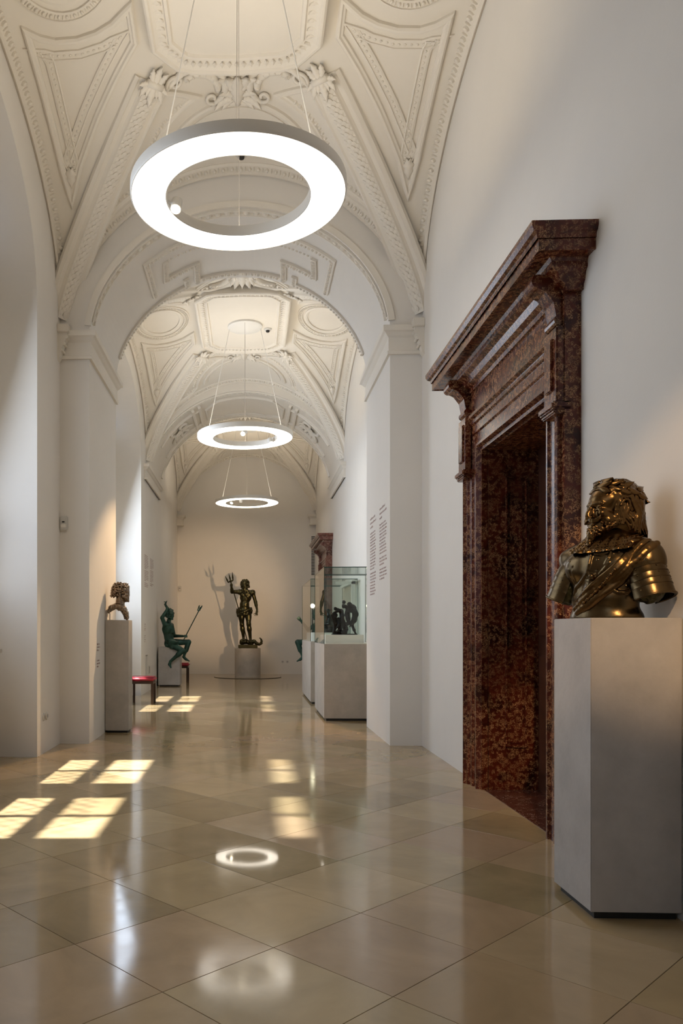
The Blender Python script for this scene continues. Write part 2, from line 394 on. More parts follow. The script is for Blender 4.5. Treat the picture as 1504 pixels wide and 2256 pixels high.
# ---- piers carrying the arch between the first two bays
P0, P1 = 8.89, 10.66
AXC, AHA, ARI = -.14, 1.71, 1.40
def intr(x, y=0): return ZS+ARI*np.clip(1-((x-AXC)/AHA)**2, 0, 1)**.55
pier = MB(); pier.box(1.57, XR+.1, P0, P1, 0, ZS); pier.box(XL-.1, -1.85, P0, P1, 0, ZS)
xs = AXC+AHA*np.sin(np.linspace(-PI/2, PI/2, 61)); zs = intr(xs)
for k in range(60):
    x0, x1, z0, z1 = xs[k], xs[k+1], zs[k], zs[k+1]
    pier.add([(x0, P0, z0), (x1, P0, z1), (x1, P0, 7.1), (x0, P0, 7.1), (x0, P1, z0), (x1, P1, z1), (x1, P1, 7.1), (x0, P1, 7.1)], [(0, 1, 2, 3), (4, 7, 6, 5), (0, 4, 5, 1)])
pier.add([(XL, P0, ZS), (-1.85, P0, ZS), (-1.85, P0, 7.1), (XL, P0, 7.1), (1.57, P0, ZS), (XR, P0, ZS), (XR, P0, 7.1), (1.57, P0, 7.1)], [(0, 1, 2, 3), (4, 5, 6, 7)])
pier.add([(XL, P1, ZS), (-1.85, P1, ZS), (-1.85, P1, 7.1), (XL, P1, 7.1), (1.57, P1, ZS), (XR, P1, ZS), (XR, P1, 7.1), (1.57, P1, 7.1)], [(0, 3, 2, 1), (4, 7, 6, 5)])
po = struct(pier.make('wall_arch', 'plaster', fix=False))
# impost mouldings
IMP = [(0, .30), (-.03, .30), (-.035, .265), (-.02, .255), (-.02, .10), (-.035, .085), (-.10, .03), (-.10, -.03), (-.115, -.03), (-.115, -.0), (0, -.0)]
def impost(path, out, parent, z=ZS, name='impost', sc=1.0):
    """moulding profile run along a plan path; out = outward 2D normals per point"""
    pr = [(0, -.31), (.03, -.31), (.035, -.275), (.018, -.265), (.018, -.12), (.04, -.10), (.06, -.075), (.085, -.06), (.085, .0), (0, .0)]
    mb = MB(); V = []; m = len(pr)
    for (x, y), (nx, ny) in zip(path, out):
        for d, h in pr: V.append((x+nx*d*sc, y+ny*d*sc, z+h*sc))
    Fc = []
    for i in range(len(path)-1):
        for q in range(m-1): Fc.append((i*m+q, i*m+q+1, (i+1)*m+q+1, (i+1)*m+q))
    Fc += [tuple(range(m)), tuple(reversed(range((len(path)-1)*m, len(path)*m)))]
    mb.add(V, Fc); return mb.make(name, 'stucco', parent)
impost([(XR, P0), (1.57, P0), (1.57, P1), (XR, P1)], [(0, -1), (-1, -1), (-1, 1), (0, 1)], po)
impost([(XL, P0), (-1.85, P0), (-1.85, P1), (XL, P1)], [(0, -1), (1, -1), (1, 1), (0, 1)], po)
B0, B1 = 16.33, 18.4
BHA, BRI = 1.99, 1.60
def barrel(x, y=0): return ZS+BRI*np.clip(1-((x-XC)/BHA)**2, 0, 1)**.58
wr = MB(); xs = XC+BHA*np.sin(np.linspace(-PI/2, PI/2, 61)); zs = barrel(xs)
for k in range(60):
    x0, x1, z0, z1 = xs[k], xs[k+1], zs[k], zs[k+1]
    wr.add([(x0, B0, z0), (x1, B0, z1), (x1, B0, 7.1), (x0, B0, 7.1), (x0, B1, z0), (x1, B1, z1), (x1, B1, 7.1), (x0, B1, 7.1)], [(0, 1, 2, 3), (4, 7, 6, 5), (0, 4, 5, 1)])
for x0, x1 in ((XL-.05, XC-BHA), (XC+BHA, XR+.05)):
    for yy in (B0, B1): wr.add([(x0, yy, ZS), (x1, yy, ZS), (x1, yy, 7.1), (x0, yy, 7.1)], [(0, 1, 2, 3)])
wo = struct(wr.make('ceiling_arch', 'stucco', fix=False))
for sx, X in ((-1, XR), (1, XL)):
    impost([(X, B0-.35), (X+sx*.03, B0-.35), (X+sx*.03, B1+.12), (X, B1+.12)], [(0, -1), (sx, -1), (sx, 1), (0, 1)], wo)
    impost([(X, 23.3), (X+sx*.16, 23.3), (X+sx*.16, 23.12), (X, 23.12)][1:], [(sx, 0), (sx, -1), (0, -1)], wo)
# corner consoles under the ribs
def console(x, y, sx, sy, parent, z=ZS+.05):
    mb = MB(); mb.box(min(x, x+sx*.13), max(x, x+sx*.13), min(y, y+sy*.15), max(y, y+sy*.15), z-.09, z, .006)
    pts = [(0, -.09), (.11, -.09), (.105, -.15), (.075, -.20), (.05, -.27), (.03, -.36), (0, -.40)]
    mb.prism([(x+sx*a, z+b) for a, b in pts], 'y', y+sy*.01, y+sy*.12)
    for k in range(3): mb.tube([(x+sx*(.10-k*.022), y+sy*.005, z-.14-k*.075), (x+sx*(.10-k*.022), y+sy*.125, z-.14-k*.075)], .022-.004*k, 8)
    mb.make('console', 'stucco', parent)
# ---- groin vaults
SIDE = [(.887, .238), (.846, .267), (.785, .292), (.69, .303), (.602, .295), (.528, .274), (.449, .231), (.449, .34), (.551, .435), (.673, .558), (.80, .70), (.868, .80), (.885, .70), (.89, .516), (.889, .352)]
FARP = [(.363, .53), (.453, .641), (.57, .735), (.665, .80), (.752, .89), (.735, .899), (.642, .903), (.52, .906), (.455, .905)]
def bay(yc, hb, parent_name, near=True, far=True, detail=True):
    fn = lambda x, y: vault(x, y, yc, hb)
    X = XC+HA*np.sin(np.linspace(-PI/2, PI/2, 97)); Y = yc+hb*np.sin(np.linspace(-PI/2, PI/2, 97))
    X[0] -= .04; X[-1] += .04
    V = [(x, y, float(fn(x, y))) for y in Y for x in X]; n = 97
    Fc = [(j*n+i, j*n+i+1, (j+1)*n+i+1, (j+1)*n+i) for j in range(n-1) for i in range(n-1)]
    o = struct(link(parent_name, pyd(V, Fc), 'stucco', None, True)); S = surf_on(fn)
    autosmooth(o, 25)
    def W(st, sx, sy): return (XC+sx*st[0]*HA, yc+sy*st[1]*hb)
    def run(pts, closed=False, step=.07):
        q = [S(*p) for p in dens(pts, step, closed)]; return [a for a, b in q], [b for a, b in q]
    sys_ = [s for s, k in ((1, far), (-1, near)) if k]
    # rims along walls
    for sx in (1, -1):
        tt = np.sin(np.linspace(-1.36, 1.36, 60)); pts = [(XC+sx*HA*.968, yc+hb*t*.985) for t in tt]
        P = [S(*p)[0] for p in pts]; Nn = []
        for (x, y) in pts: v = Vector((-sx*.72, 0, -.7)); t = (y-yc)/hb; v.y = -math.copysign(min(.9, abs(t)**3), t)*.9; Nn.append(v.normalized())
        mb = MB().sweep(P, Nn, [(-.075, -.10), (-.075, .02), (-.055, .03), (-.045, .012), (.045, .012), (.055, .03), (.085, .022), (.085, -.10)]); mb.make('rim_moulding', 'stucco', o)
        og = ornament(MB(), P, Nn, .10, 'egg', 1.25).make('egg_ornament', 'stucco', o); og['kind'] = 'stuff'
    for sy in sys_:
        ss = np.sin(np.linspace(-1.3, 1.3, 60)); pts = [(XC+HA*s*.975, yc+sy*hb*.972) for s in ss]
        P = []; Nn = []
        for x, y in pts:
            s = (x-XC)/HA; P.append(Vector((x, y, float(fn(x, y))))); Nn.append(Vector((-.95*s, -sy*.35, -math.sqrt(max(.05, 1-s*s)))).normalized())
        mb = MB().sweep(P, Nn, [(-.075, -.10), (-.075, .02), (-.055, .03), (-.045, .012), (.045, .012), (.055, .03), (.085, .022), (.085, -.10)]); mb.make('rim_moulding', 'stucco', o)
        og = ornament(MB(), P, Nn, .10, 'egg', 1.25).make('egg_ornament', 'stucco', o); og['kind'] = 'stuff'
    # groin ribs with scale garlands
    for sy in sys_:
        for sx in (1, -1):
            P = []; Nn = []
            for h in np.linspace(.16, 1.615, 64):
                s = math.sqrt(max(0, 1-(h/1.78)**(1/.6))); t = math.sqrt(max(0, 1-(h/1.8)**(1/.42)))
                x, y = XC+sx*s*HA, yc+sy*t*hb; P.append(Vector((x, y, float(fn(x, y)))))
                Nn.append(Vector((-sx*s*1.0, -sy*t*.9, -1.15+s*.5)).normalized())
            mb = MB().sweep(P, Nn, [(-.19, -.06), (-.19, -.01), (-.16, .015), (-.14, .0), (-.10, .0), (-.085, .02), (-.075, .045), (0, .055), (.075, .045), (.085, .02), (.10, .0), (.14, 0), (.16, .015), (.19, -.01), (.19, -.06)])
            mb.make('rib', 'stucco', o)
            sc = MB(); d = 0
            for i in range(2, len(P)-1):
                d += (P[i]-P[i-1]).length
            L_ = [0]
            for a, b in zip(P, P[1:]): L_.append(L_[-1]+(b-a).length)
            row = 0; s_ = .05
            while s_ < L_[-1]-.05:
                j = max(q for q in range(len(L_)) if L_[q] <= s_); t = (P[j+1]-P[j]).normalized(); n_ = Nn[j]; b = n_.cross(t); p0 = P[j].lerp(P[j+1], (s_-L_[j])/(L_[j+1]-L_[j]))
                for off in ((-.05, 0, .05) if row % 2 == 0 else (-.026, .026)):
                    c = p0+b*off+n_*(.052-abs(off)*.3); up_ = (n_+b*(off*6)).normalized(); bb = up_.cross(t).normalized()
                    Vv = [c-t*.05]; 
                    for k in range(7): a = -PI/2+PI*k/6; Vv.append(c+bb*(.027*math.sin(a))+t*(.045*math.cos(a))+up_*(.012+.012*math.cos(a)))
                    Vv.append(c+up_*.02); Fs = [(8, k, k+1) for k in range(1, 7)]+[(8, 7, 0), (8, 0, 1)]+[(0, 1, 7)]
                    lo = len(Vv); Vv += [v-up_*.03 for v in Vv[1:8]]; Fs += [(k, k+1, lo+k, lo+k-1) for k in range(1, 7)]
                    sc.add(Vv, Fs)
                s_ += .038; row += 1
            g = sc.make('scale_garland', 'stucco', o); g['kind'] = 'stuff'
            # foliage at rib head and foot
            lf = MB(); tV, tF = leaf_geo(.15, .075, 4, .12)
            e = P[-1]; t = (P[-1]-P[-4]).normalized(); n_ = Nn[-1]; b = n_.cross(t)
            for a_, off, ln in ((0, 0, 1.3), (.5, .05, 1), (-.5, -.05, 1), (.25, .03, .8), (-.25, -.03, .8), (2.8, .03, 1), (-2.8, -.03, 1), (3.1, 0, 1.2), (1.2, .05, .8), (-1.2, -.05, .8)):
                dr = -t*math.cos(a_)+b*math.sin(a_); lf.add(place(tV*ln, e+b*off+n_*(.05), dr, n_), tF)
            lf.tube([e+n_*.05-b*.08, e+n_*.05+b*.08], .035, 10)
            lf.make('acanthus_leaf', 'stucco', o, True)
    # octagonal frame
    so, to = .372, .352; cs, ct = .275, .452
    oc = [(-so, -to), (-so, to), (-cs, ct-.012)]+[(cs*k/4, ct+.016-.014*abs(k/4)) for k in range(-3, 4)]+[(cs, ct-.012), (so, to), (so, -to), (cs, -ct+.012)]+[(-cs*k/4, -ct-.016+.014*abs(k/4)) for k in range(-3, 4)]+[(-cs, -ct+.012)]
    ow = [(XC+s*HA, yc+t*hb) for s, t in oc]
    def flat(pts, closed=True, dz=0):
        q = dens(pts, .06, closed); return [Vector((p[0], p[1], float(fn(p[0], p[1]))-dz)) for p in q], [Vector((0, 0, -1))]*len(q)
    P, Nn = flat(ow); Pz = [Vector((p.x, p.y, min(p.z, 6.62))) for p in P]
    MB().sweep(Pz, Nn, [(-.01, -.2), (-.01, .06), (.01, .075), (.03, .075), (.045, .055), (.075, .04), (.15, .03), (.165, .05), (.19, .045), (.21, .0), (.21, -.2)] if True else None, True).make('octagon_frame', 'stucco', o)
    iw = inset([tuple(p) for p in ow], .105); P2 = [Vector((p[0], p[1], min(float(fn(p[0], p[1])), 6.62))) for p in dens(iw, .03, True)]
    lf = MB(); tV, tF = leaf_geo(.085, .062, 2, .25, ns=6, thick=.004)
    acc = 0
    for i in range(len(P2)):
        a, b = P2[i], P2[(i+1) % len(P2)]; acc += (b-a).length
        if acc > .062:
            acc = 0; t = (b-a).normalized(); out = Vector((t.y, -t.x, 0)); cdir = Vector((XC, yc, 0))-Vector((a.x, a.y, 0))
            if out.dot(cdir) < 0: out = -out
            lf.add(place(tV, a-out*.045+Vector((0, 0, -.03)), out, (0, 0, -1)), tF)
    g = lf.make('leaf_band', 'stucco', o); g['kind'] = 'stuff'
    P3 = [Vector((p.x, p.y, 6.6)) for p in P]
    inn = inset([tuple(p) for p in ow], .16); MB().prism([tuple(p) for p in inn], 'z', 6.60, 6.66).make('centre_field', 'stucco', o)
    # wall cells: panels and ovals
    for sx in (1, -1):
        for sy in (1, -1):
            if sy < 0 and not near: continue
            poly = [W(q, sx, sy) for q in SIDE]
            P, Nn = run(poly, True); pr = PR_STEP if sx*sy > 0 else [(-a, h) for a, h in PR_STEP][::-1]
            MB().sweep(P, Nn, pr, True).make('panel_moulding', 'stucco', o)
            ip = inset(poly, .13); P, Nn = run(ip, True); MB().sweep(P, Nn, PR_BAND, True).make('panel_moulding', 'stucco', o)
            g = ornament(MB(), P, Nn, .055, 'bead', 1.0).make('bead_ornament', 'stucco', o); g['kind'] = 'stuff'
            tip = W((.845, .70), sx, sy); tp, tn = S(*tip); tv, tf = leaf_geo(.2, .13, 3, .0)
            MB().add(place(tv, tp+tn*.03, S(*W((.868, .80), sx, sy))[0]-tp, tn), tf).make('acanthus_leaf', 'stucco', o, True)
        ov = [W((.69+.215*math.cos(a), .222*math.sin(a)), sx, 1) for a in np.linspace(0, 2*PI, 40, False)]
        P, Nn = run(ov, True); MB().sweep(P, Nn, PR_BAND, True).make('oval_frame', 'stucco', o)
        g = ornament(MB(), P+P[:1], Nn+Nn[:1], .07, 'egg', 1.0).make('egg_ornament', 'stucco', o); g['kind'] = 'stuff'
        ov = [W((.69+.165*math.cos(a), .172*math.sin(a)), sx, 1) for a in np.linspace(0, 2*PI, 40, False)]
        P, Nn = run(ov, True); MB().sweep(P, Nn, [(-.03, -.01), (-.03, .02), (0, .03), (.03, .02), (.03, -.01)], True).make('oval_frame', 'stucco', o)
    # end cells: medallion, panels and scrolls
    for sy in sys_:
        # medallion centre: arc passing the traced points
        def arc(r, a0, a1, n=30, c=(0, .895)): return [W((r*math.cos(a), c[1]-r*.98*math.sin(a)*1.0*(.245/.40)), 1, sy) for a in np.linspace(a0, a1, n)]
        P, Nn = run(arc(.40, .06, PI-.06)); MB().sweep(P, Nn, PR_STEP if sy > 0 else [(-a, h) for a, h in PR_STEP][::-1]).make('medallion_frame', 'stucco', o)
        P, Nn = run(arc(.35, .06, PI-.06)); MB().sweep(P, Nn, [(-.02, -.01), (-.02, .016), (.02, .016), (.02, -.01)]).make('medallion_frame', 'stucco', o)
        for sx in (1, -1):
            arcp = [(.475*math.cos(a), .885-.31*math.sin(a)) for a in np.linspace(.05, 1.12, 12)]
            poly = [W(q, sx, sy) for q in FARP[:8]+arcp]
            P, Nn = run(poly, True); pr = PR_STEP if sx*sy < 0 else [(-a, h) for a, h in PR_STEP][::-1]
            MB().sweep(P, Nn, pr, True).make('panel_moulding', 'stucco', o)
            P, Nn = run([W((a+.03, b), sx, sy) for a, b in arcp[:-1]]); g = ornament(MB(), P, Nn, .06, 'bead', 1.2).make('bead_ornament', 'stucco', o); g['kind'] = 'stuff'
            P, Nn = run([W((a, b-.022), sx, sy) for a, b in FARP[4:8]]); g = ornament(MB(), P, Nn, .06, 'bead', 1.2).make('bead_ornament', 'stucco', o); g['kind'] = 'stuff'
            # scroll
            path = []; c0 = (.295, .512)
            for a in np.linspace(5.6, -1.4, 26):
                r = .018+.034*(1-(a+1.4)/7.0)*1.0; path.append((c0[0]+r*1.1*math.cos(a), c0[1]-r*.8*math.sin(a)*-1))
            path = [(c0[0]+(.008+.040*k/24)*math.cos(-1.0+k*.36)*1.0, c0[1]+(.008+.040*k/24)*.78*math.sin(-1.0+k*.36)) for k in range(22)]
            k = path[-1]; body = [(.26, .478), (.21, .470), (.15, .476), (.10, .495), (.07, .525), (.058, .56), (.062, .595), (.085, .625), (.115, .645)]
            c1 = (.128, .622); tail = [(c1[0]+(.030-.018*q/14)*math.cos(1.9-q*.42), c1[1]+(.030-.018*q/14)*.74*math.sin(1.9-q*.42)) for q in range(14)]
            P, Nn = run([W(q, sx, sy) for q in path+body+tail], False, .025)
            rr = [.017+.034*math.sin(PI*min(1, max(0, (i/len(P)-.25)/.6)))**1.5 for i in range(len(P))]
            mb = MB().tube([p+n*.03 for p, n in zip(P, Nn)], rr, 8)
            P, Nn = run([W(q, sx, sy) for q in [(.25, .515), (.20, .500), (.15, .508), (.115, .53), (.095, .56), (.095, .595)]], False, .03)
            mb.tube([p+n*.02 for p, n in zip(P, Nn)], [.028+.022*math.sin(PI*i/len(P)) for i in range(len(P))], 8)
            mb.make('scroll', 'stucco', o, True)
            g = ornament(MB(), [p+n*.05 for p, n in zip(P, Nn)], Nn, .06, 'dart', .9).make('bead_ornament', 'stucco', o); g['kind'] = 'stuff'
            lf = MB(); tv, tf = leaf_geo(.24, .14, 4, .35)
            for st, dr, sz in (((.02, .60), (.04, -.12), 1.1), ((.03, .58), (.09, -.09), .9), ((.03, .63), (.08, .02), .8), ((.02, .62), (.09, -.04), .7), ((.01, .55), (.05, -.07), 1.0), ((.02, .635), (.05, .02), .6)):
                p, n_ = S(*W(st, sx, sy)); q, _ = S(*W((st[0]+dr[0], st[1]+dr[1]), sx, sy)); lf.add(place(tv*sz, p+n_*.03, q-p, n_), tf)
            lf.make('acanthus_leaf', 'stucco', o, True)
        p, n_ = S(*W((0, .645), 1, sy)); q, _ = S(*W((0, .50), 1, sy)); tv, tf = leaf_geo(.42, .16, 5, .18)
        MB().add(place(tv, p+n_*.05, q-p, n_), tf).make('acanthus_leaf', 'stucco', o, True)
    return o
v1 = bay(6.08, 2.81, 'ceiling', near=False)
v2 = bay(13.50, 2.84, 'ceiling', near=True)
v3 = bay(20.85, 2.45, 'ceiling', near=True)
for X, sx in ((XR, -1), (XL, 1)):
    console(X, P0, sx, -1, po)
    console(X, P1, sx, 1, po)
# plain barrel behind the photographer
mb = MB(); xs = XC+HA*np.sin(np.linspace(-PI/2, PI/2, 41))
for k in range(40):
    z = [ZS+2.08*max(0, 1-((x-XC)/HA)**2)**.6 for x in (xs[k], xs[k+1])]
    mb.add([(xs[k], -4.2, z[0]), (xs[k+1], -4.2, z[1]), (xs[k+1], 3.27, z[1]), (xs[k], 3.27, z[0])], [(0, 1, 2, 3)])
struct(mb.make('ceiling', 'stucco', None, True, False))
# roof slab above everything keeps the sky out
mb = MB(); mb.box(-3.7, 3.0, -4.4, 23.6, 7.1, 7.25); struct(mb.make('ceiling_slab', 'plaster'))
# ---- stucco on the first arch
Si = surf_on(intr); 
def on_arch(pts, step=.05, closed=False):
    q = [Si(*p) for p in dens(pts, step, closed)]; return [a for a, b in q], [b for a, b in q]
def arch_edge(yy, prof, orn, kind, size):
    th = np.linspace(-1.45, 1.45, 90); P = []; Nn = []
    for a in th:
        x = AXC+AHA*math.sin(a); p, n = Si(x, yy); P.append(p); Nn.append(n)
    MB().sweep(P, Nn, prof).make('arch_moulding', 'stucco', po)
    g = ornament(MB(), [p+n*.01 for p, n in zip(P, Nn)], Nn, orn, kind, size).make('bead_ornament', 'stucco', po); g['kind'] = 'stuff'
arch_edge(P0+.09, [(-.06, -.01), (-.06, .03), (-.045, .03), (-.04, .008), (.04, .008), (.045, .03), (.06, .03), (.06, -.01)], .11, 'bead', 1.4)
P, Nn = [], []
for a in np.linspace(-1.5, 1.5, 90):
    x = AXC+(AHA+.02)*math.sin(a); z = ZS+(ARI+.03)*max(0, 1-math.sin(a)**2)**.55; P.append(Vector((x, P0, z))); Nn.append(Vector((0, -1, 0)))
MB().sweep(P, Nn, [(-.035, -.01), (-.035, .02), (.035, .02), (.035, -.01)]).make('arch_moulding', 'stucco', po)
for sx in (1, -1):
    mx = lambda L: [(AXC+sx*(-(x-AXC)), y) for x, y in L]
    band = [(-.02, -.01), (-.02, .02), (.02, .02), (.02, -.01)]; wide = [(-.04, -.01), (-.04, .025), (-.03, .03), (.03, .03), (.04, .025), (.04, -.01)]
    P, Nn = on_arch(mx([(-1.06, 9.66), (-1.10, 10.10), (-.70, 10.06), (-.72, 10.5), (AXC, 10.5)]))
    MB().sweep(P, Nn, wide).make('soffit_moulding', 'stucco', po); g = ornament(MB(), [p+n*.02 for p, n in zip(P, Nn)], Nn, .085, 'egg', 1.1).make('egg_ornament', 'stucco', po); g['kind'] = 'stuff'
    P, Nn = on_arch(mx([(AXC, 9.42), (-.92, 9.42), (-1.27, 9.42), (-1.27, 10.32)]))
    MB().sweep(P, Nn, wide).make('soffit_moulding', 'stucco', po); g = ornament(MB(), [p+n*.02 for p, n in zip(P, Nn)], Nn, .05, 'bead', 1.3).make('bead_ornament', 'stucco', po); g['kind'] = 'stuff'
    P, Nn = on_arch(mx([(-.86, 10.35), (-.86, 10.56), (-1.10, 10.57), (-1.48, 10.58), (-1.70, 10.58), (-1.80, 10.58)]))
    MB().sweep(P, Nn, wide).make('soffit_moulding', 'stucco', po); g = ornament(MB(), [p+n*.02 for p, n in zip(P, Nn)], Nn, .05, 'bead', 1.3).make('bead_ornament', 'stucco', po); g['kind'] = 'stuff'
    P, Nn = on_arch(mx([(AXC, 9.66), (-1.06, 9.66)])); g = ornament(MB(), P, Nn, .05, 'bead', .8).make('bead_ornament', 'stucco', po); g['kind'] = 'stuff'
# ---- stucco on the wide arch before the last bay
Sb = surf_on(barrel)
def on_b(pts, step=.07, closed=False):
    q = [Sb(*p) for p in dens(pts, step, closed)]; return [a for a, b in q], [b for a, b in q]
for yy in (B0+.12, B1-.12):
    P, Nn = on_b([(XC+BHA*math.sin(a), yy) for a in np.linspace(-1.4, 1.4, 60)]); MB().sweep(P, Nn, PR_BAND).make('arch_moulding', 'stucco', wo)
    g = ornament(MB(), P, Nn, .10, 'egg', 1.2).make('egg_ornament', 'stucco', wo); g['kind'] = 'stuff'
for x0, x1 in ((-.72, .46),):
    P, Nn = on_b([(x0, B0+.45), (x0-.25, B0+.75), (x0-.25, B1-.6), (x0+.1, B1-.35), (x1-.1, B1-.35), (x1+.25, B1-.6), (x1+.25, B0+.75), (x1, B0+.45)], closed=True); MB().sweep(P, Nn, PR_STEP, True).make('panel_moulding', 'stucco', wo)
for sx in (1, -1):
    for yy in (B0+.55, B1-.5):
        P, Nn = on_b([(XC+sx*1.0, yy), (XC+sx*1.82, yy)]); MB().sweep(P, Nn, PR_STEP).make('panel_moulding', 'stucco', wo)
    for xx in (.98, 1.12): P, Nn = on_b([(XC+sx*xx, B0+.3), (XC+sx*xx, B1-.3)]); MB().sweep(P, Nn, PR_FIL).make('panel_moulding', 'stucco', wo)
    cx, cy = XC+sx*1.42, (B0+B1)/2; mb = MB()
    for k in range(2):
        s2 = 1 if k else -1; path = [(cx+sx*(.02+.015*q)*math.cos(q*.4)*.8, cy+s2*(.25+(.02+.016*q)*math.sin(q*.4))) for q in range(18)]
        P, Nn = on_b(path, .03); mb.tube([p+n*.03 for p, n in zip(P, Nn)], .035, 7)
    tv, tf = leaf_geo(.3, .16, 4, .2)
    for a in np.linspace(0, 2*PI, 7, False):
        p, n = Sb(cx+.03*math.cos(a), cy+.05*math.sin(a)); q, _ = Sb(cx+.1*math.cos(a), cy+.16*math.sin(a)); mb.add(place(tv*.8, p+n*.03, q-p, n), tf)
    mb.make('cartouche', 'stucco', wo, True)
# ---- windows
def window(n, yc):
    X = -2.75; fr = MB(); bl = MB()
    y0, y1 = yc-1.88, yc+1.88
    leaves = ((yc-1.33, yc-.10), (yc+.42, yc+1.68))
    rows = ((1.62, 2.20), (2.36, 3.05), (5.02, 5.48))
    # solid wall / blinds around the clear panes
    ycuts = [y0, leaves[0][0], leaves[0][1], leaves[1][0], leaves[1][1], y1]
    zc = [-.05, rows[0][0], rows[0][1], rows[1][0], rows[1][1], rows[2][0], rows[2][1], 6.3]
    wl = MB()
    for i in range(5):
        for j in range(7):
            open_ = i in (1, 3) and j in (1, 3, 5)
            if open_: continue
            tgt = bl if (i in (1, 3) and j == 4) else (fr if (j in (2,) and i in (1, 3)) or (i == 2 and 1 <= j <= 5) else wl)
            th = .03 if tgt is bl else (.07 if tgt is fr else .10)
            tgt.box(X-th, X+(0 if tgt is not fr else .02), ycuts[i], ycuts[i+1], zc[j], zc[j+1])
    w_ = struct(fr.make('window_%d' % n, 'white_paint')); wl.make('window_wall', 'plaster', w_); bl.make('blind', 'blind', w_)
    for (a, b) in leaves:
        m_ = (a+b)/2
        for (c, d) in rows:
            f = MB(); f.box(X-.04, X, m_-.035, m_+.035, c, d); f.box(X-.04, X+.01, a, a+.03, c, d); f.box(X-.04, X+.01, b-.03, b, c, d); f.make('muntin', 'white_paint', w_)
            g = MB(); g.add([(X-.02, a, c), (X-.02, b, c), (X-.02, b, d), (X-.02, a, d)], [(0, 1, 2, 3)]); g.make('pane', 'window_glass' if c < 4 else 'dimming_glass', w_)
        lt = MB()
        for k in range(-3, 12):
            for s_ in (1, -1):
                ya = a+k*.16; z0_, z1_ = 1.6, 3.06; yb = ya+s_*.73
                lt.tube([(X-.2, ya if s_ > 0 else ya, z0_), (X-.2, yb, z1_)], .006, 4)
        lt.make('lattice', 'black_metal', w_)
    mb = MB(); mb.box(-2.75, -2.70, yc-1.5, yc+1.7, 1.46, 1.52); mb.make('window_sill', 'plaster', w_)
    if n == 3: return
    rad = thing('radiator_cover', 'grey perforated radiator cover with flat top in the nearest left window niche' if n == 1 else 'grey perforated radiator cover in a left window niche hidden by the pier' if n == 2 else 'grey perforated radiator cover in the niche behind the photographer', 'radiator', (-2.5, yc, 0))
    r = MB(); r.box(-2.74, -2.45, yc-1.5, yc+1.56, 1.08, 1.12, .004); r.make('cover_top', 'grey_metal', rad)
    r = MB(); r.box(-2.73, -2.475, yc-1.47, yc+1.53, .48, 1.08); r.box(-2.73, -2.5, yc-1.4, yc-1.3, 0, .48); r.box(-2.73, -2.5, yc+1.3, yc+1.4, 0, .48); r.make('casing', 'grey_metal', rad)
    r = MB()
    for k in range(146): r.box(-2.475, -2.469, yc-1.44+k*.02, yc-1.428+k*.02, .53, 1.04)
    g = r.make('grille_bars', 'black_metal', rad); g['kind'] = 'stuff'
for n, yc in ((1, NY[1]), (2, NY[2]), (3, NY[0])): window(n, yc)
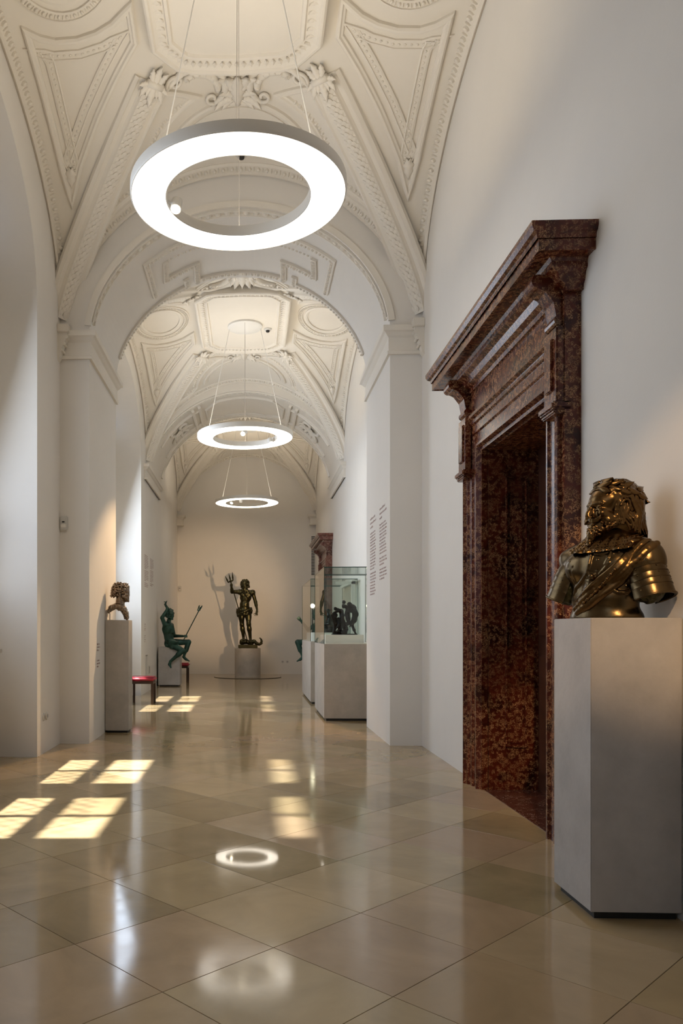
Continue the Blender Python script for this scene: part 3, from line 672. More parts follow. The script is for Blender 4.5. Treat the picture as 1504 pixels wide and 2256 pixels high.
# ================================================================== MARBLE DOOR SURROUND
def door_surround(dy, label, m='marble', main=True):
    t = thing('door_surround', label, 'door surround', (XR, 5.75+dy, 0))
    def X(d): return XR-d
    def pr(name, poly, y0, y1, mm=m):  # poly = (protrusion, z)
        mb = MB().prism([(X(a), z) for a, z in poly], 'y', y0+dy, y1+dy); return mb.make(name, mm, t)
    # architrave: stepped profile (inward offset from outer edge, protrusion) mitred round the opening
    Yo0, Yo1, Zo = 4.70, 6.76, 3.08
    prof = [(0, 0), (0, .12), (.03, .125), (.045, .10), (.075, .10), (.085, .085), (.15, .085), (.16, .07), (.24, .07), (.25, .085), (.27, .085), (.285, .05), (.31, .05), (.31, -.012)]
    mb = MB(); V = []; n = len(prof)
    for ci, (sy, sz) in enumerate(((1, 0), (1, -1), (-1, -1), (-1, 0))):
        yb = Yo0 if ci < 2 else Yo1; zb = 0 if ci in (0, 3) else Zo
        for o_, p_ in prof: V.append((X(p_), yb+sy*o_*(1 if ci < 2 else 1)+dy, zb+(sz*o_ if sz else 0)))
    Fc = [(i*n+q, i*n+q+1, (i+1)*n+q+1, (i+1)*n+q) for i in range(3) for q in range(n-1)]
    mb.add(V, Fc); mb.make('architrave', m, t)
    # outer strips with cap block, recessed panel and console
    for a, b in ((4.655, 4.72), (6.755, 6.84)):
        pr('side_strip', [(0, 0), (.095, 0), (.095, 3.30), (0, 3.30)], a, b)
    for a, b in ((4.66, 4.86), (6.60, 6.82)):
        mb = MB(); mb.box(X(.14), X(.09), a+dy, b+dy, 2.64, 3.09, .008); mb.box(X(.155), X(.12), a+.05+dy, b-.05+dy, 2.72, 3.03, .006)
        mb.box(X(.17), X(.05), a-.015+dy, b+.015+dy, 2.60, 2.645, .01); mb.box(X(.155), X(.05), a+dy, b+dy, 2.575, 2.6, .008)
        mb.make('cap_block', m, t)
        pts = [(.05, 3.08), (.10, 3.08), (.125, 3.12), (.13, 3.16), (.145, 3.24), (.19, 3.30), (.25, 3.33), (.27, 3.365), (.26, 3.40), (.05, 3.40)]
        c = pr('console', pts, a+.03, b-.03)
        mb = MB(); mb.tube([(X(.235), a+.022+dy, 3.36), (X(.235), b-.022+dy, 3.36)], .04, 14); mb.tube([(X(.115), a+.022+dy, 3.13), (X(.115), b-.022+dy, 3.13)], .03, 12); mb.make('scroll', m, t)
    mb = MB(); mb.box(X(.085), X(.0), 4.70+dy, 6.80+dy, 3.06, 3.32); mb.make('frieze', m, t)
    def cor(name, poly, ov):
        # profile carried round three sides: near return, front, far return
        pts = [(XR, 4.62-ov), (XR, 6.88+ov)]; V = []; n = len(poly)
        for k, (yy, cx_) in enumerate(((4.62, 0), (4.62, 1), (6.88, 1), (6.88, 0))):
            sg = -1 if k < 2 else 1
            for p_, z in poly: V.append((X(p_) if cx_ else XR, yy+sg*max(0, p_-.10)*ov+dy, z))
        Fc = [(i*n+q, i*n+(q+1) % n, (i+1)*n+(q+1) % n, (i+1)*n+q) for i in range(3) for q in range(n)]
        return MB().add(V, Fc).make(name, m, t)
    cor('bed_moulding', [(0, 3.28), (.10, 3.28), (.105, 3.31), (.14, 3.33), (.16, 3.37), (.20, 3.39), (.205, 3.42), (.225, 3.45), (0, 3.45)], .55)
    cor('corona', [(0, 3.44), (.30, 3.44), (.30, 3.435), (.315, 3.435), (.315, 3.50), (.325, 3.50), (.325, 3.51), (0, 3.51)], .75)
    cor('cymatium', [(0, 3.50), (.325, 3.50), (.33, 3.525), (.35, 3.535), (.365, 3.56), (.365, 3.585), (0, 3.585)], .75)
    # reveal, panels, threshold, door leaf
    Z = 2.82
    mb = MB(); mb.box(XR+.003, 2.33, 6.44+dy, 6.60+dy, 0, Z+.1); mb.box(XR+.003, 2.33, 4.84+dy, 5.01+dy, 0, Z+.1); mb.box(XR+.003, 2.33, 4.9+dy, 6.5+dy, 2.762, 2.95); mb.make('reveal', m, t)
    for (yy, sg) in ((6.44, -1), (5.01, 1)):
        for (xa, xb) in ((2.065, 2.235),):
            mb = MB(); e = .014
            for (p, q, r, s) in ((xa, xa+e, .35, 2.55), (xb-e, xb, .35, 2.55), (xa, xb, .35, .35+e), (xa, xb, 2.55-e, 2.55)):
                mb.box(p, q, min(yy, yy+sg*.022)+dy, max(yy, yy+sg*.022)+dy, r, s, .005)
            for (p, q, r, s) in ((xa+.035, xb-.035, .385, 2.515),): mb.box(p, q, min(yy, yy+sg*.01)+dy, max(yy, yy+sg*.01)+dy, r, s, .004)
            mb.make('reveal_panel', m, t)
    mb = MB(); mb.box(1.90, 2.34, 5.0+dy, 6.45+dy, -.01, .004); mb.make('threshold', 'marble_plain' if main else m, t)
    mb = MB(); mb.box(2.33, 2.38, 4.95+dy, 6.5+dy, 0, Z); mb.box(2.30, 2.34, 5.72+dy, 5.74+dy, 0, Z)
    for a, b in ((5.08, 5.66), (5.80, 6.38)):
        for c, d in ((.15, 1.1), (1.25, 2.6)): mb.box(2.31, 2.34, a+dy, b+dy, c, d, .01)
    mb.make('door_leaf', 'door_wood', t)
    return t
door_surround(0, 'large dark red veined marble door surround with cornice beside the bronze armoured bust')
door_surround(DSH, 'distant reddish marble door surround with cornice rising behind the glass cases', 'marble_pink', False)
# ================================================================== RING LAMPS
def ring_lamp(yc, label, spots, i):
    cx = -.098; z = 4.64; t = thing('ring_lamp', label, 'ceiling lamp', (cx, yc, z), 'ring lamps hung along the vault')
    Ro, Ri, h = .825, .555, .085
    mb = MB().lathe((cx, yc, z), [(Ro, .004), (Ro+.006, .012), (Ro+.006, h-.004), (Ro, h), (Ri, h), (Ri-.004, h-.004), (Ri-.004, .004), (Ri, 0), (Ri+.006, 0), (Ri+.006, .006)], 128)
    mb.lathe((cx, yc, z), [(Ro-.006, .006), (Ro-.006, 0), (Ro, .0), (Ro, .004)], 128); autosmooth(mb.make('lamp_body', 'lamp_body', t), 40)
    mb = MB().lathe((cx, yc, z), [(Ri+.005, .004), (Ro-.005, .004)], 128); mb.make('diffuser', 'diffuser', t, False, False)
    mb = MB().lathe((cx, yc, z), [(Ri+.05, h+.002), (Ro-.05, h+.002)], 96); mb.make('uplight', 'uplight', t, False, False)
    zc = 6.60
    mb = MB().lathe((cx, yc, zc), [(0, -.045), (.27, -.045), (.30, -.03), (.30, .0), (0, .0)], 64); autosmooth(mb.make('canopy', 'white_paint', t), 40)
    for a in (PI*.03, PI*.97, PI*1.5, PI*.5):
        mb = MB().tube([(cx+.66*math.cos(a), yc+.66*math.sin(a), z+h), (cx+.27*math.cos(a), yc+.27*math.sin(a), zc-.03)], .0022 if a > 1.2*PI or .4*PI < a < .6*PI else .0055, 6); mb.make('cable', 'grey_metal' if a > 1.2*PI or .4*PI < a < .6*PI else 'white_paint', t)
    for j, (a, tgt, e) in enumerate(spots):
        p = Vector((cx+.49*math.cos(a), yc+.49*math.sin(a), z-.035)); d = (Vector(tgt)-p).normalized()
        h_ = MB(); h_.tube([p-d*.10, p+d*.01], .042, 20); h_.tube([p-d*.05, (cx+Ri*math.cos(a), yc+Ri*math.sin(a), z+.03)], .01, 6); hd = h_.make('spot_head', 'white_paint', t)
        MB().tube([p+d*.011, p+d*.014], .034, 20).make('spot_lens', 'bulb', hd)
        light('spot_beam', 'SPOT', p+d*.03, tgt, e, WARM, spot_size=.42, spot_blend=.8, shadow_soft_size=.03)
    return t
ring_lamp(6.05, 'nearest and largest-looking glowing white ring lamp hanging under the first vault', [(PI*.97, (-.9, 3.4, 0), 14)], 0)
ring_lamp(13.6, 'middle glowing white ring lamp hanging beyond the first arch', [(-PI*.52, (-1.83, 9.9, 1.95), 800), (PI*.12, (1.35, 11.0, .6), 420)], 1)
ring_lamp(20.5, 'farthest and smallest-looking glowing ring lamp before the end wall', [(PI*1.2, (-1.8, 18.2, 1.5), 30), (-PI*.6, (-.1, 21.8, 2.0), 40)], 2)
for i, (x, y, lb) in enumerate(((.30, 13.75, 'small white smoke detector beside the canopy of the middle ring lamp'), (.28, 20.6, 'small white smoke detector beside the canopy of the farthest ring lamp'), (-.10, 8.5, 'small round smoke detector on the vault rim seen through the nearest ring lamp'))):
    t = thing('smoke_detector', lb, 'detector', (x, y, 6.6)); z0 = 6.60 if i < 2 else 6.49
    MB().lathe((x, y, z0), [(0, -.03), (.05, -.03), (.07, -.012), (.07, 0), (0, 0)], 24).make('housing', 'plastic', t); MB().lathe((x, y, z0), [(0, -.055), (.03, -.055), (.035, -.03), (0, -.03)], 20).make('sensor', 'dark', t)

# ================================================================== SCULPTURE TOOLKIT (signed distance fields)
class Field:
    def __init__(s, lo, hi, h):
        s.lo = np.array(lo, float); s.h = h; s.n = np.maximum(4, ((np.array(hi)-s.lo)/h).astype(int)+1); s.D = np.full(tuple(s.n), 1.0, np.float32)
    def blk(s, lo, hi):
        a = np.clip(((np.array(lo)-s.lo)/s.h).astype(int), 0, s.n-1); b = np.clip(((np.array(hi)-s.lo)/s.h).astype(int)+2, 1, s.n)
        ax = [s.lo[i]+s.h*np.arange(a[i], b[i], dtype=np.float32) for i in range(3)]
        return tuple(slice(a[i], b[i]) for i in range(3)), ax
    def put(s, fn, lo, hi, k=.01, op='u'):
        m = k+3*s.h; sl, ax = s.blk(np.array(lo)-m, np.array(hi)+m)
        if any(q.stop <= q.start for q in sl): return s
        X, Y, Z = ax[0][:, None, None], ax[1][None, :, None], ax[2][None, None, :]
        d = fn(X, Y, Z).astype(np.float32); D = s.D[sl]
        if op == 's':
            h = np.clip(.5-.5*(D+d)/k, 0, 1); s.D[sl] = D*(1-h)-d*h+k*h*(1-h)
        else:
            h = np.clip(.5+.5*(D-d)/k, 0, 1); s.D[sl] = D*(1-h)+d*h-k*h*(1-h)
        return s
    def seg(s, a, b, ra, rb=None, k=.01, op='u', sq=None):
        rb = ra if rb is None else rb; a = np.array(a, float); b = np.array(b, float); v = b-a; L = max(1e-9, v.dot(v)); r = max(ra, rb)
        def fn(X, Y, Z):
            x, y, z = X-a[0], Y-a[1], Z-a[2]; t = np.clip((x*v[0]+y*v[1]+z*v[2])/L, 0, 1)
            return np.sqrt((x-t*v[0])**2+(y-t*v[1])**2+(z-t*v[2])**2)-(ra+(rb-ra)*t)
        return s.put(fn, np.minimum(a, b)-r, np.maximum(a, b)+r, k, op)
    def path(s, pts, r, k=.01, op='u'):
        rs = r if hasattr(r, '__len__') else [r]*len(pts)
        for i in range(len(pts)-1): s.seg(pts[i], pts[i+1], rs[i], rs[i+1], k, op)
        return s
    def ell(s, c, r, R=None, k=.01, op='u'):
        c = np.array(c, float); r = np.array(r, float); R = np.eye(3) if R is None else np.array(R, float); m = r.max()
        def fn(X, Y, Z):
            x, y, z = X-c[0], Y-c[1], Z-c[2]; q = [x*R[0][i]+y*R[1][i]+z*R[2][i] for i in range(3)]
            k0 = np.sqrt(sum((q[i]/r[i])**2 for i in range(3))); k1 = np.sqrt(sum((q[i]/r[i]**2)**2 for i in range(3)))
            return k0*(k0-1)/np.maximum(k1, 1e-6)
        return s.put(fn, c-m, c+m, k, op)
    def noise(s, amp, freq, lo=None, hi=None, seed=0):
        lo = s.lo if lo is None else lo; hi = s.lo+s.n*s.h if hi is None else hi
        sl, ax = s.blk(lo, hi); X, Y, Z = ax[0][:, None, None]*freq, ax[1][None, :, None]*freq, ax[2][None, None, :]*freq
        q = np.sin(X+1.7*np.sin(Y*.9+seed)+seed)*np.sin(Y*1.1+1.3*np.sin(Z*1.2))*np.sin(Z*.95+1.5*np.sin(X*1.1+seed*2))
        s.D[sl] += amp*q.astype(np.float32); return s
    def cut_below(s, z):
        sl = int(round((z-s.lo[2])/s.h)); ax = s.lo[2]+s.h*np.arange(s.n[2]); s.D = np.maximum(s.D, (z-ax)[None, None, :].astype(np.float32)); return s
    def val(s, p):
        i = np.clip(((np.array(p)-s.lo)/s.h).round().astype(int), 0, s.n-1); return s.D[tuple(i)]
    def mesh(s):
        D = s.D; D[0], D[-1], D[:, 0], D[:, -1], D[:, :, 0], D[:, :, -1] = 1, 1, 1, 1, 1, 1
        S = D < 0; n = s.n; c = S[:-1, :-1, :-1].astype(np.int8)
        off = [(i, j, k) for i in (0, 1) for j in (0, 1) for k in (0, 1)]
        cnt = sum(S[i:n[0]-1+i, j:n[1]-1+j, k:n[2]-1+k].astype(np.int8) for i, j, k in off)
        act = np.argwhere((cnt > 0) & (cnt < 8)); V = np.zeros((len(act), 3)); w = np.zeros(len(act))
        vals = [D[act[:, 0]+i, act[:, 1]+j, act[:, 2]+k] for i, j, k in off]
        for a in range(8):
            for b in range(a+1, 8):
                d = np.array(off[b])-np.array(off[a])
                if np.abs(d).sum() != 1: continue
                m = (vals[a] < 0) != (vals[b] < 0); t = np.where(m, vals[a]/np.where(m, vals[a]-vals[b], 1), 0)
                V += (np.array(off[a])[None]+d[None]*t[:, None])*m[:, None]; w += m
        V = (V/w[:, None]+act)*s.h+s.lo
        idx = -np.ones(tuple(n-1), np.int64); idx[tuple(act.T)] = np.arange(len(act)); Q = []
        for ax in range(3):
            o1, o2 = [(1, 2), (2, 0), (0, 1)][ax]
            A = [slice(None)]*3; B = [slice(None)]*3; A[ax] = slice(0, -1); B[ax] = slice(1, None)
            s0, s1 = S[tuple(A)], S[tuple(B)]; e = np.argwhere(s0 != s1)
            e = e[(e[:, o1] > 0) & (e[:, o2] > 0) & (e[:, o1] < n[o1]-1) & (e[:, o2] < n[o2]-1)]
            inside = s0[tuple(e.T)]; q = []
            for d1, d2 in ((1, 1), (0, 1), (0, 0), (1, 0)):
                f = e.copy(); f[:, o1] -= d1; f[:, o2] -= d2; q.append(idx[tuple(f.T)])
            q = np.stack(q, 1); q[~inside] = q[~inside][:, ::-1]; Q.append(q[:, :])
        Fq = np.concatenate(Q); Fq = Fq[(Fq >= 0).all(1)]
        me = bpy.data.meshes.new('m'); me.vertices.add(len(V)); me.vertices.foreach_set('co', V.ravel().astype(np.float32))
        me.loops.add(Fq.size); me.loops.foreach_set('vertex_index', Fq.ravel().astype(np.int32))
        me.polygons.add(len(Fq)); me.polygons.foreach_set('loop_start', np.arange(0, Fq.size, 4, dtype=np.int32)); me.polygons.foreach_set('loop_total', np.full(len(Fq), 4, np.int32))
        me.polygons.foreach_set('use_smooth', [True]*len(Fq)); me.update(calc_edges=True); me.validate(); return me
    def make(s, name, m, parent=None): return link(name, s.mesh(), m, parent)
def frame(f, up=(0, 0, 1)):
    f = np.array(f, float); f /= np.linalg.norm(f); up = np.array(up, float); l = np.cross(up, f); l /= np.linalg.norm(l); u = np.cross(f, l)
    return np.stack([f, l, u], 1)    # columns forward, left, up
class Local:
    def __init__(s, o, R, sc): s.o = np.array(o, float); s.R = R; s.sc = sc
    def __call__(s, x, y, z): return s.o+s.R@(np.array([x, y, z])*s.sc)
def head(Fd, H, k=.008, beard=False, fine=True, neck=True):
    g = H.sc
    def S(a, b, ra, rb=None, kk=k, op='u'): Fd.seg(H(*a), H(*b), ra*g, (ra if rb is None else rb)*g, kk*g, op)
    def E_(c, r, kk=k, op='u'): Fd.ell(H(*c), np.array(r)*g, H.R, kk*g, op)
    E_((-.018, 0, .035), (.102, .078, .09)); E_((.03, 0, .025), (.07, .066, .075)); E_((.035, 0, -.03), (.062, .058, .075)); E_((.048, 0, -.078), (.048, .042, .04), .015)
    if neck: S((-.025, 0, -.04), (-.045, 0, -.17), .055, .062, .015)
    for q in (1, -1):
        E_((.097, q*.032, .003), (.015, .017, .011), .010, 's')
        if fine: E_((.079, q*.031, .002), (.0135, .0145, .0125), .003); S((.091, q*.018, .010), (.086, q*.046, .008), .0042, .0035, .003); S((.091, q*.020, -.006), (.086, q*.044, -.005), .0035, .003, .003)
        S((.096, q*.012, .020), (.082, q*.050, .022), .0085, .006, .010)
        E_((.068, q*.045, -.022), (.024, .018, .018), .012); S((.112, q*.008, -.036), (.108, q*.013, -.036), .0085, .007, .004)
        S((.045, q*.050, -.055), (.00, q*.062, -.035), .018, .014, .02)
        # ear
        pts = [(-.006-.021*math.sin(a)-.005*math.cos(a), q*(.083+.006*math.cos(a)), -.002+.034*math.cos(a)) for a in np.linspace(-1.3, 2.9, 12)]
        for a, b in zip(pts, pts[1:]): S(a, b, .0055, .0055, .003)
        E_((-.010, q*.076, -.002), (.017, .008, .028), .004)
        if fine: S((.000, q*.084, .004), (.000, q*.083, -.012), .006, .005, .004, 's')
    S((.094, 0, .016), (.113, 0, -.018), .0085, .0105, .006); E_((.113, 0, -.027), (.0125, .0115, .0105), .006); E_((.100, 0, -.02), (.016, .014, .022), .008)
    S((.101, -.020, -.057), (.101, .020, -.057), .0065, .0065, .005); S((.100, -.016, -.068), (.100, .016, -.068), .0075, .0075, .004)
    S((.108, -.022, -.0625), (.108, .022, -.0625), .002, .002, .002, 's')
    E_((.090, 0, -.098), (.022, .024, .018), .010)
# ================================================================== ARMOURED BUST
BY = 3.80
def bp(cx, cy, Y=BY): return at(1200+cx/4.9475, 1000+cy/4.9475, Y)
ped = MB(); ped.box(1.525, 1.925, 3.575, 4.0, .035, 1.357, .003)
p_ = thing('pedestal', 'grey concrete-look box pedestal carrying the armoured bronze bust, at right edge', 'pedestal', (1.725, 3.79, 0))
ped.make('block', 'concrete', p_); MB().box(1.55, 1.91, 3.60, 3.98, 0, .036).make('plinth_recess', 'dark', p_)
bust = thing('bust', 'golden-brown bronze bust of a bearded man in armour with laurel wreath and sash', 'sculpture', (1.72, 3.79, 1.357))
TF = frame((-.82, -.57, 0)); TO = at(1200+735/4.9475, 1000+1780/4.9475, 3.83); TO[2] = 1.358; TO[0] -= .024
T_ = Local(TO, TF, 1.0)
tors = Field((1.30, 3.42, 1.352), (2.05, 4.20, 1.86), .0036)
def te(c, r, k=.02, op='u'): tors.ell(T_(*c), r, TF, k, op)
def ts(a, b, ra, rb=None, k=.02, op='u'): tors.seg(T_(*a), T_(*b), ra, rb, k, op)
te((.01, 0, .225), (.130, .19, .135), .03); te((.02, 0, .10), (.118, .160, .12), .03); te((.01, 0, .0), (.125, .172, .09), .03)
for q in (1, -1):
    te((-.005, q*(.185 if q > 0 else .150), .255), (.078, .085, .085), .03); ts((-.01, q*.06, .36), (-.005, q*.2, .30), .045, .05, .03)
    te((.075, q*.075, .25), (.06, .085, .075), .03)
ts((.10, 0, .32), (.135, 0, .14), .012, .012, .05)
ts((-.03, 0, .30), (-.03, 0, .42), .07, .062, .03)
tors.cut_below(1.358)
surf = tors
def cast(cx, cy, off=0.0, fld=None, y0=3.45, y1=4.15):
    fld = fld or tors
    for Y in np.arange(y0, y1, .003):
        p = bp(cx, cy, Y)
        if fld.val(p) < 0: return bp(cx, cy, Y-off)
    return None
def ok(L): return [p for p in L if p is not None]
# breastplate edge, seams and rivets drawn on the cuirass
plate_rim = ok([cast(x, y, .004) for x, y in ((735, 1470), (790, 1505), (860, 1512), (930, 1490), (975, 1450))])
arm_edge = ok([cast(x, y, .002) for x, y in ((1110, 1150), (1085, 1270), (1060, 1390))])
neck_l = ok([cast(x, y, .003) for x, y in ((480, 1040), (500, 1110), (480, 1200), (455, 1300), (400, 1390), (340, 1460), (320, 1530))])
neck_m = ok([cast(x, y, .002) for x, y in ((540, 1080), (620, 1085), (700, 1065))])
neck_r = ok([cast(x, y, .002) for x, y in ((720, 1050), (690, 1130), (655, 1200))])
fan = [ok([cast(x, y, .001) for x, y in L]) for L in (((300, 1280), (335, 1400), (345, 1500)), ((260, 1260), (285, 1350)), ((700, 1180), (640, 1260), (560, 1340)))]
pend = cast(505, 1340, .006); rivs = ok([cast(x, y, .001) for x, y in ((745, 1082), (808, 1065), (690, 1150), (800, 1430), (890, 1438), (575, 1150), (270, 1175), (300, 1225))])
base_rim = [cast(x, y, .001) for x, y in ((345, 1765), (500, 1765), (700, 1768), (900, 1768), (1110, 1768))]
tors.path(plate_rim, .008, .004); tors.path(neck_l, [.006, .008, .008, .007, .009, .008, .006], .004); tors.path([p+np.array([.012, 0, .0]) for p in neck_l], .0045, .003)
tors.path(neck_m, .005, .003); tors.path(neck_r, .005, .003); tors.path(arm_edge, .003, .003)
for L in fan: tors.path(L, .0035, .006)
for p in rivs: tors.ell(p, (.0045,)*3, None, .002)
tors.ell(pend, (.014, .014, .016), None, .004); tors.noise(.0022, 210, pend-.03, pend+.03)
tors.make('cuirass', 'bronze_plate', bust)
# sash
sash = Field((1.30, 3.40, 1.355), (2.02, 4.15, 1.86), .0036)
folds = [((1010, 985), (900, 1100), (760, 1220), (600, 1360), (450, 1490), (350, 1610)), ((1080, 960), (960, 1090), (800, 1240), (620, 1400), (470, 1540), (345, 1690)),
         ((1130, 950), (1010, 1110), (860, 1280), (690, 1430), (520, 1580), (360, 1735)), ((1190, 945), (1060, 1080), (950, 1240), (800, 1400), (620, 1530), (430, 1700)),
         ((1250, 955), (1120, 1050), (1010, 1190), (880, 1350), (690, 1500), (480, 1670)), ((1040, 975), (930, 1120), (790, 1270), (640, 1390), (520, 1500), (400, 1610))]
for i, L in enumerate(folds):
    q = []
    xs_ = np.linspace(L[0][0], L[-1][0], 24); ys_ = np.interp(xs_[::-1], [a[0] for a in L][::-1], [a[1] for a in L][::-1])[::-1]
    q = np.array(ok([cast(a, b, -.003) for a, b in zip(xs_, ys_)]))
    for _ in range(4): q[1:-1] = (q[:-2]+2*q[1:-1]+q[2:])/4
    r0 = (.013, .016, .015, .016, .014, .011)[i]; sash.path(list(q), [r0*(1+.15*math.sin(j*.5+i*2)) for j in range(len(q))], .008)
back = [T_(-.02, .165, .345), T_(-.08, .15, .32), T_(-.12, .10, .25)]; sash.path(back, .028, .02)
sash.path([T_(.03, .13, .352), T_(.0, .165, .352), T_(-.03, .18, .34)], .018, .015)
sash.cut_below(1.36); sash.make('sash', 'bronze', bust)
ch = MB()
for k in range(26):
    t = k/25; x = 760-350*t; y = 1260+370*t+20*math.sin(t*3); c = cast(x, y, .004, sash)
    if c is not None: ch.ball(c, .005+.003*((k*7) % 3 == 0), 7, 5)
g = ch.make('jewelled_edge', 'bronze', bust, True); g['kind'] = 'stuff'
# pauldrons : overlapping lames round each arm stub
def pauldron(q, n=5):
    A = np.array([.0, q*(.150 if q > 0 else .125), .315]); B = np.array([.012, q*(.222 if q > 0 else .205), .088]); ax = B-A; L = np.linalg.norm(ax); ax /= L
    u = np.array([1, 0, 0.]); u -= ax*u.dot(ax); u /= np.linalg.norm(u); v = np.cross(ax, u); v *= 1 if v[1]*q > 0 else -1   # v points outward/up
    R = lambda t: .092*(1-(1-min(1, t/.62))**2.2)**.5*(1 if t < .62 else 1+.02*(t-.62))
    for i in range(n):
        t0 = [0, .40, .53, .66, .79][i]; t1 = [.42, .55, .68, .81, 1.02][i]; V = []; Fc = []; NS, NA = 9, 40
        a0, a1 = -1.95, 1.95
        for j in range(NS):
            t = t0+(t1-t0)*j/(NS-1); r = R(max(.02, t))+.0035*(j/(NS-1))**3+.0012*i
            for k in range(NA):
                a = a0+(a1-a0)*k/(NA-1); V.append(A+ax*L*t+(v*math.cos(a)*1.0+u*math.sin(a)*.92)*r)
        m = len(V)
        for j in range(NS):
            t = t0+(t1-t0)*j/(NS-1); r = max(.004, R(max(.02, t))+.0012*i-.007)
            for k in range(NA):
                a = a0+(a1-a0)*k/(NA-1); V.append(A+ax*L*t+(v*math.cos(a)+u*math.sin(a)*.92)*r)
        for j in range(NS-1):
            for k in range(NA-1): x = j*NA+k; Fc += [(x, x+1, x+NA+1, x+NA), (m+x, m+x+NA, m+x+NA+1, m+x+1)]
        for k in range(NA-1): Fc += [(k, m+k, m+k+1, k+1), ((NS-1)*NA+k, (NS-1)*NA+k+1, m+(NS-1)*NA+k+1, m+(NS-1)*NA+k)]
        for j in range(NS-1): Fc += [(j*NA, (j+1)*NA, m+(j+1)*NA, m+j*NA), (j*NA+NA-1, m+j*NA+NA-1, m+(j+1)*NA+NA-1, (j+1)*NA+NA-1)]
        mb = MB().add([T_(*p) for p in V], Fc)
        for a in (-1.5, -.5, .5, 1.5):
            t = t0+(t1-t0)*.35 if i else .36; r = R(t)+.002; p = A+ax*L*t+(v*math.cos(a)+u*math.sin(a)*.92)*r; mb.ball(T_(*p), .0042, 8, 5)
        autosmooth(mb.make('shoulder_lame', 'bronze_plate', bust), 50)
    ed = []
    for k in range(30):
        a = -1.95+3.9*k/29; r = R(1)+.008; ed.append(T_(*(A+ax*L*1.01+(v*math.cos(a)+u*math.sin(a)*.92)*r)))
    MB().tube(ed, .005, 8).make('shoulder_rim', 'bronze_plate', bust, True)
    s2 = Field(T_(*(B))-.13, T_(*(B))+.13, .005); s2.seg(T_(*(A+ax*.05)), T_(*(B-ax*.05)), .075, .07, .01); s2.noise(.006, 90); s2.make('arm_stump', 'bronze_dark', bust)
pauldron(1); pauldron(-1)
# collar with lace scallops
def collar(cx0, neck_c, lo=0, hi=2*PI):
    V = []; Fc = []; NA, NR = 220, 12
    for k in range(NA):
        a = -PI+2*PI*k/NA
        sq = 1/max(abs(math.cos(a-.165)), abs(math.sin(a-.165)))**.75
        for j in range(NR):
            t = j/(NR-1); R = .070+(.083*sq)*t
            sc = abs(math.sin(a*11)); 
            if t > .8: R += .014*sc*(t-.8)/.2
            z = .452-.02*math.cos(a)-.106*t-.012*t*math.cos(a)+(.004*math.sin(a*22+j) if t > .5 else 0)-(.006*sc if t > .8 else 0)
            V.append((neck_c[0]+R*math.cos(a), neck_c[1]+R*math.sin(a), z+.004*(1 if t > .55 else 0)))
    m = len(V); V += [(x, y, z-.007) for x, y, z in V]
    for k in range(NA):
        k2 = (k+1) % NA
        for j in range(NR-1): Fc += [(k*NR+j, k*NR+j+1, k2*NR+j+1, k2*NR+j), (m+k*NR+j, m+k2*NR+j, m+k2*NR+j+1, m+k*NR+j+1)]
        Fc += [(k*NR+NR-1, m+k*NR+NR-1, m+k2*NR+NR-1, k2*NR+NR-1), (k*NR, k2*NR, m+k2*NR, m+k*NR)]
    return V, Fc
V, Fc = collar(0, (-.015, .005)); autosmooth(MB().add([T_(*v) for v in V], Fc).make('lace_collar', 'bronze', bust), 60)
lace = MB()
for k in range(150):
    a = -PI+2*PI*k/150; sq = 1/max(abs(math.cos(a-.165)), abs(math.sin(a-.165)))**.75
    for t in (.66, .78, .9, .99):
        R = .070+(.083*sq)*t+(.014*abs(math.sin(a*11))*(t-.8)/.2 if t > .8 else 0); z = .452-.02*math.cos(a)-.106*t-.012*t*math.cos(a)+.006
        if (k+int(t*10)) % 2: lace.ball(T_(R*math.cos(a)-.015, R*math.sin(a)+.005, z), .0032, 5, 4)
g = lace.make('lace_beads', 'bronze', bust, True); g['kind'] = 'stuff'
# head
HO = bp(728, 606, 3.80); HR = frame((-.985, -.16, -.02)); H = Local(HO, HR, 1.07)
hf = Field(HO-np.array([.19, .17, .27]), HO+np.array([.19, .17, .17]), .0020)
head(hf, H)
g = H.sc
# forehead wrinkles, bags, cheeks
for q in (1, -1):
    for a, b in (((.080, .050, .012), (.070, .058, .022)), ((.082, .050, .004), (.072, .060, .000)), ((.086, .044, -.014), (.074, .054, -.012))): hf.seg(H(a[0], q*a[1], a[2]), H(b[0], q*b[1], b[2]), .0018, .0012, .004)
    hf.seg(H(.100, q*.018, -.030), H(.085, q*.040, -.062), .004, .003, .006, 's')
for z in (.052, .062, .071): pass
# moustache
for q in (1, -1):
    for k in range(9):
        dz = (k % 3-1)*.0055; dx = (k//3-1)*.004
        hf.path([H(.108+dx, q*.003, -.045+dz*.6), H(.111+dx, q*.016, -.050+dz), H(.106+dx, q*.030, -.055+dz*1.2), H(.098+dx, q*.043, -.053+dz), H(.092+dx*.7, q*.053, -.043+dz*.7), H(.090, q*.057, -.033+dz*.3)], [.0034, .0040, .0038, .0033, .0025, .0013], .0010)
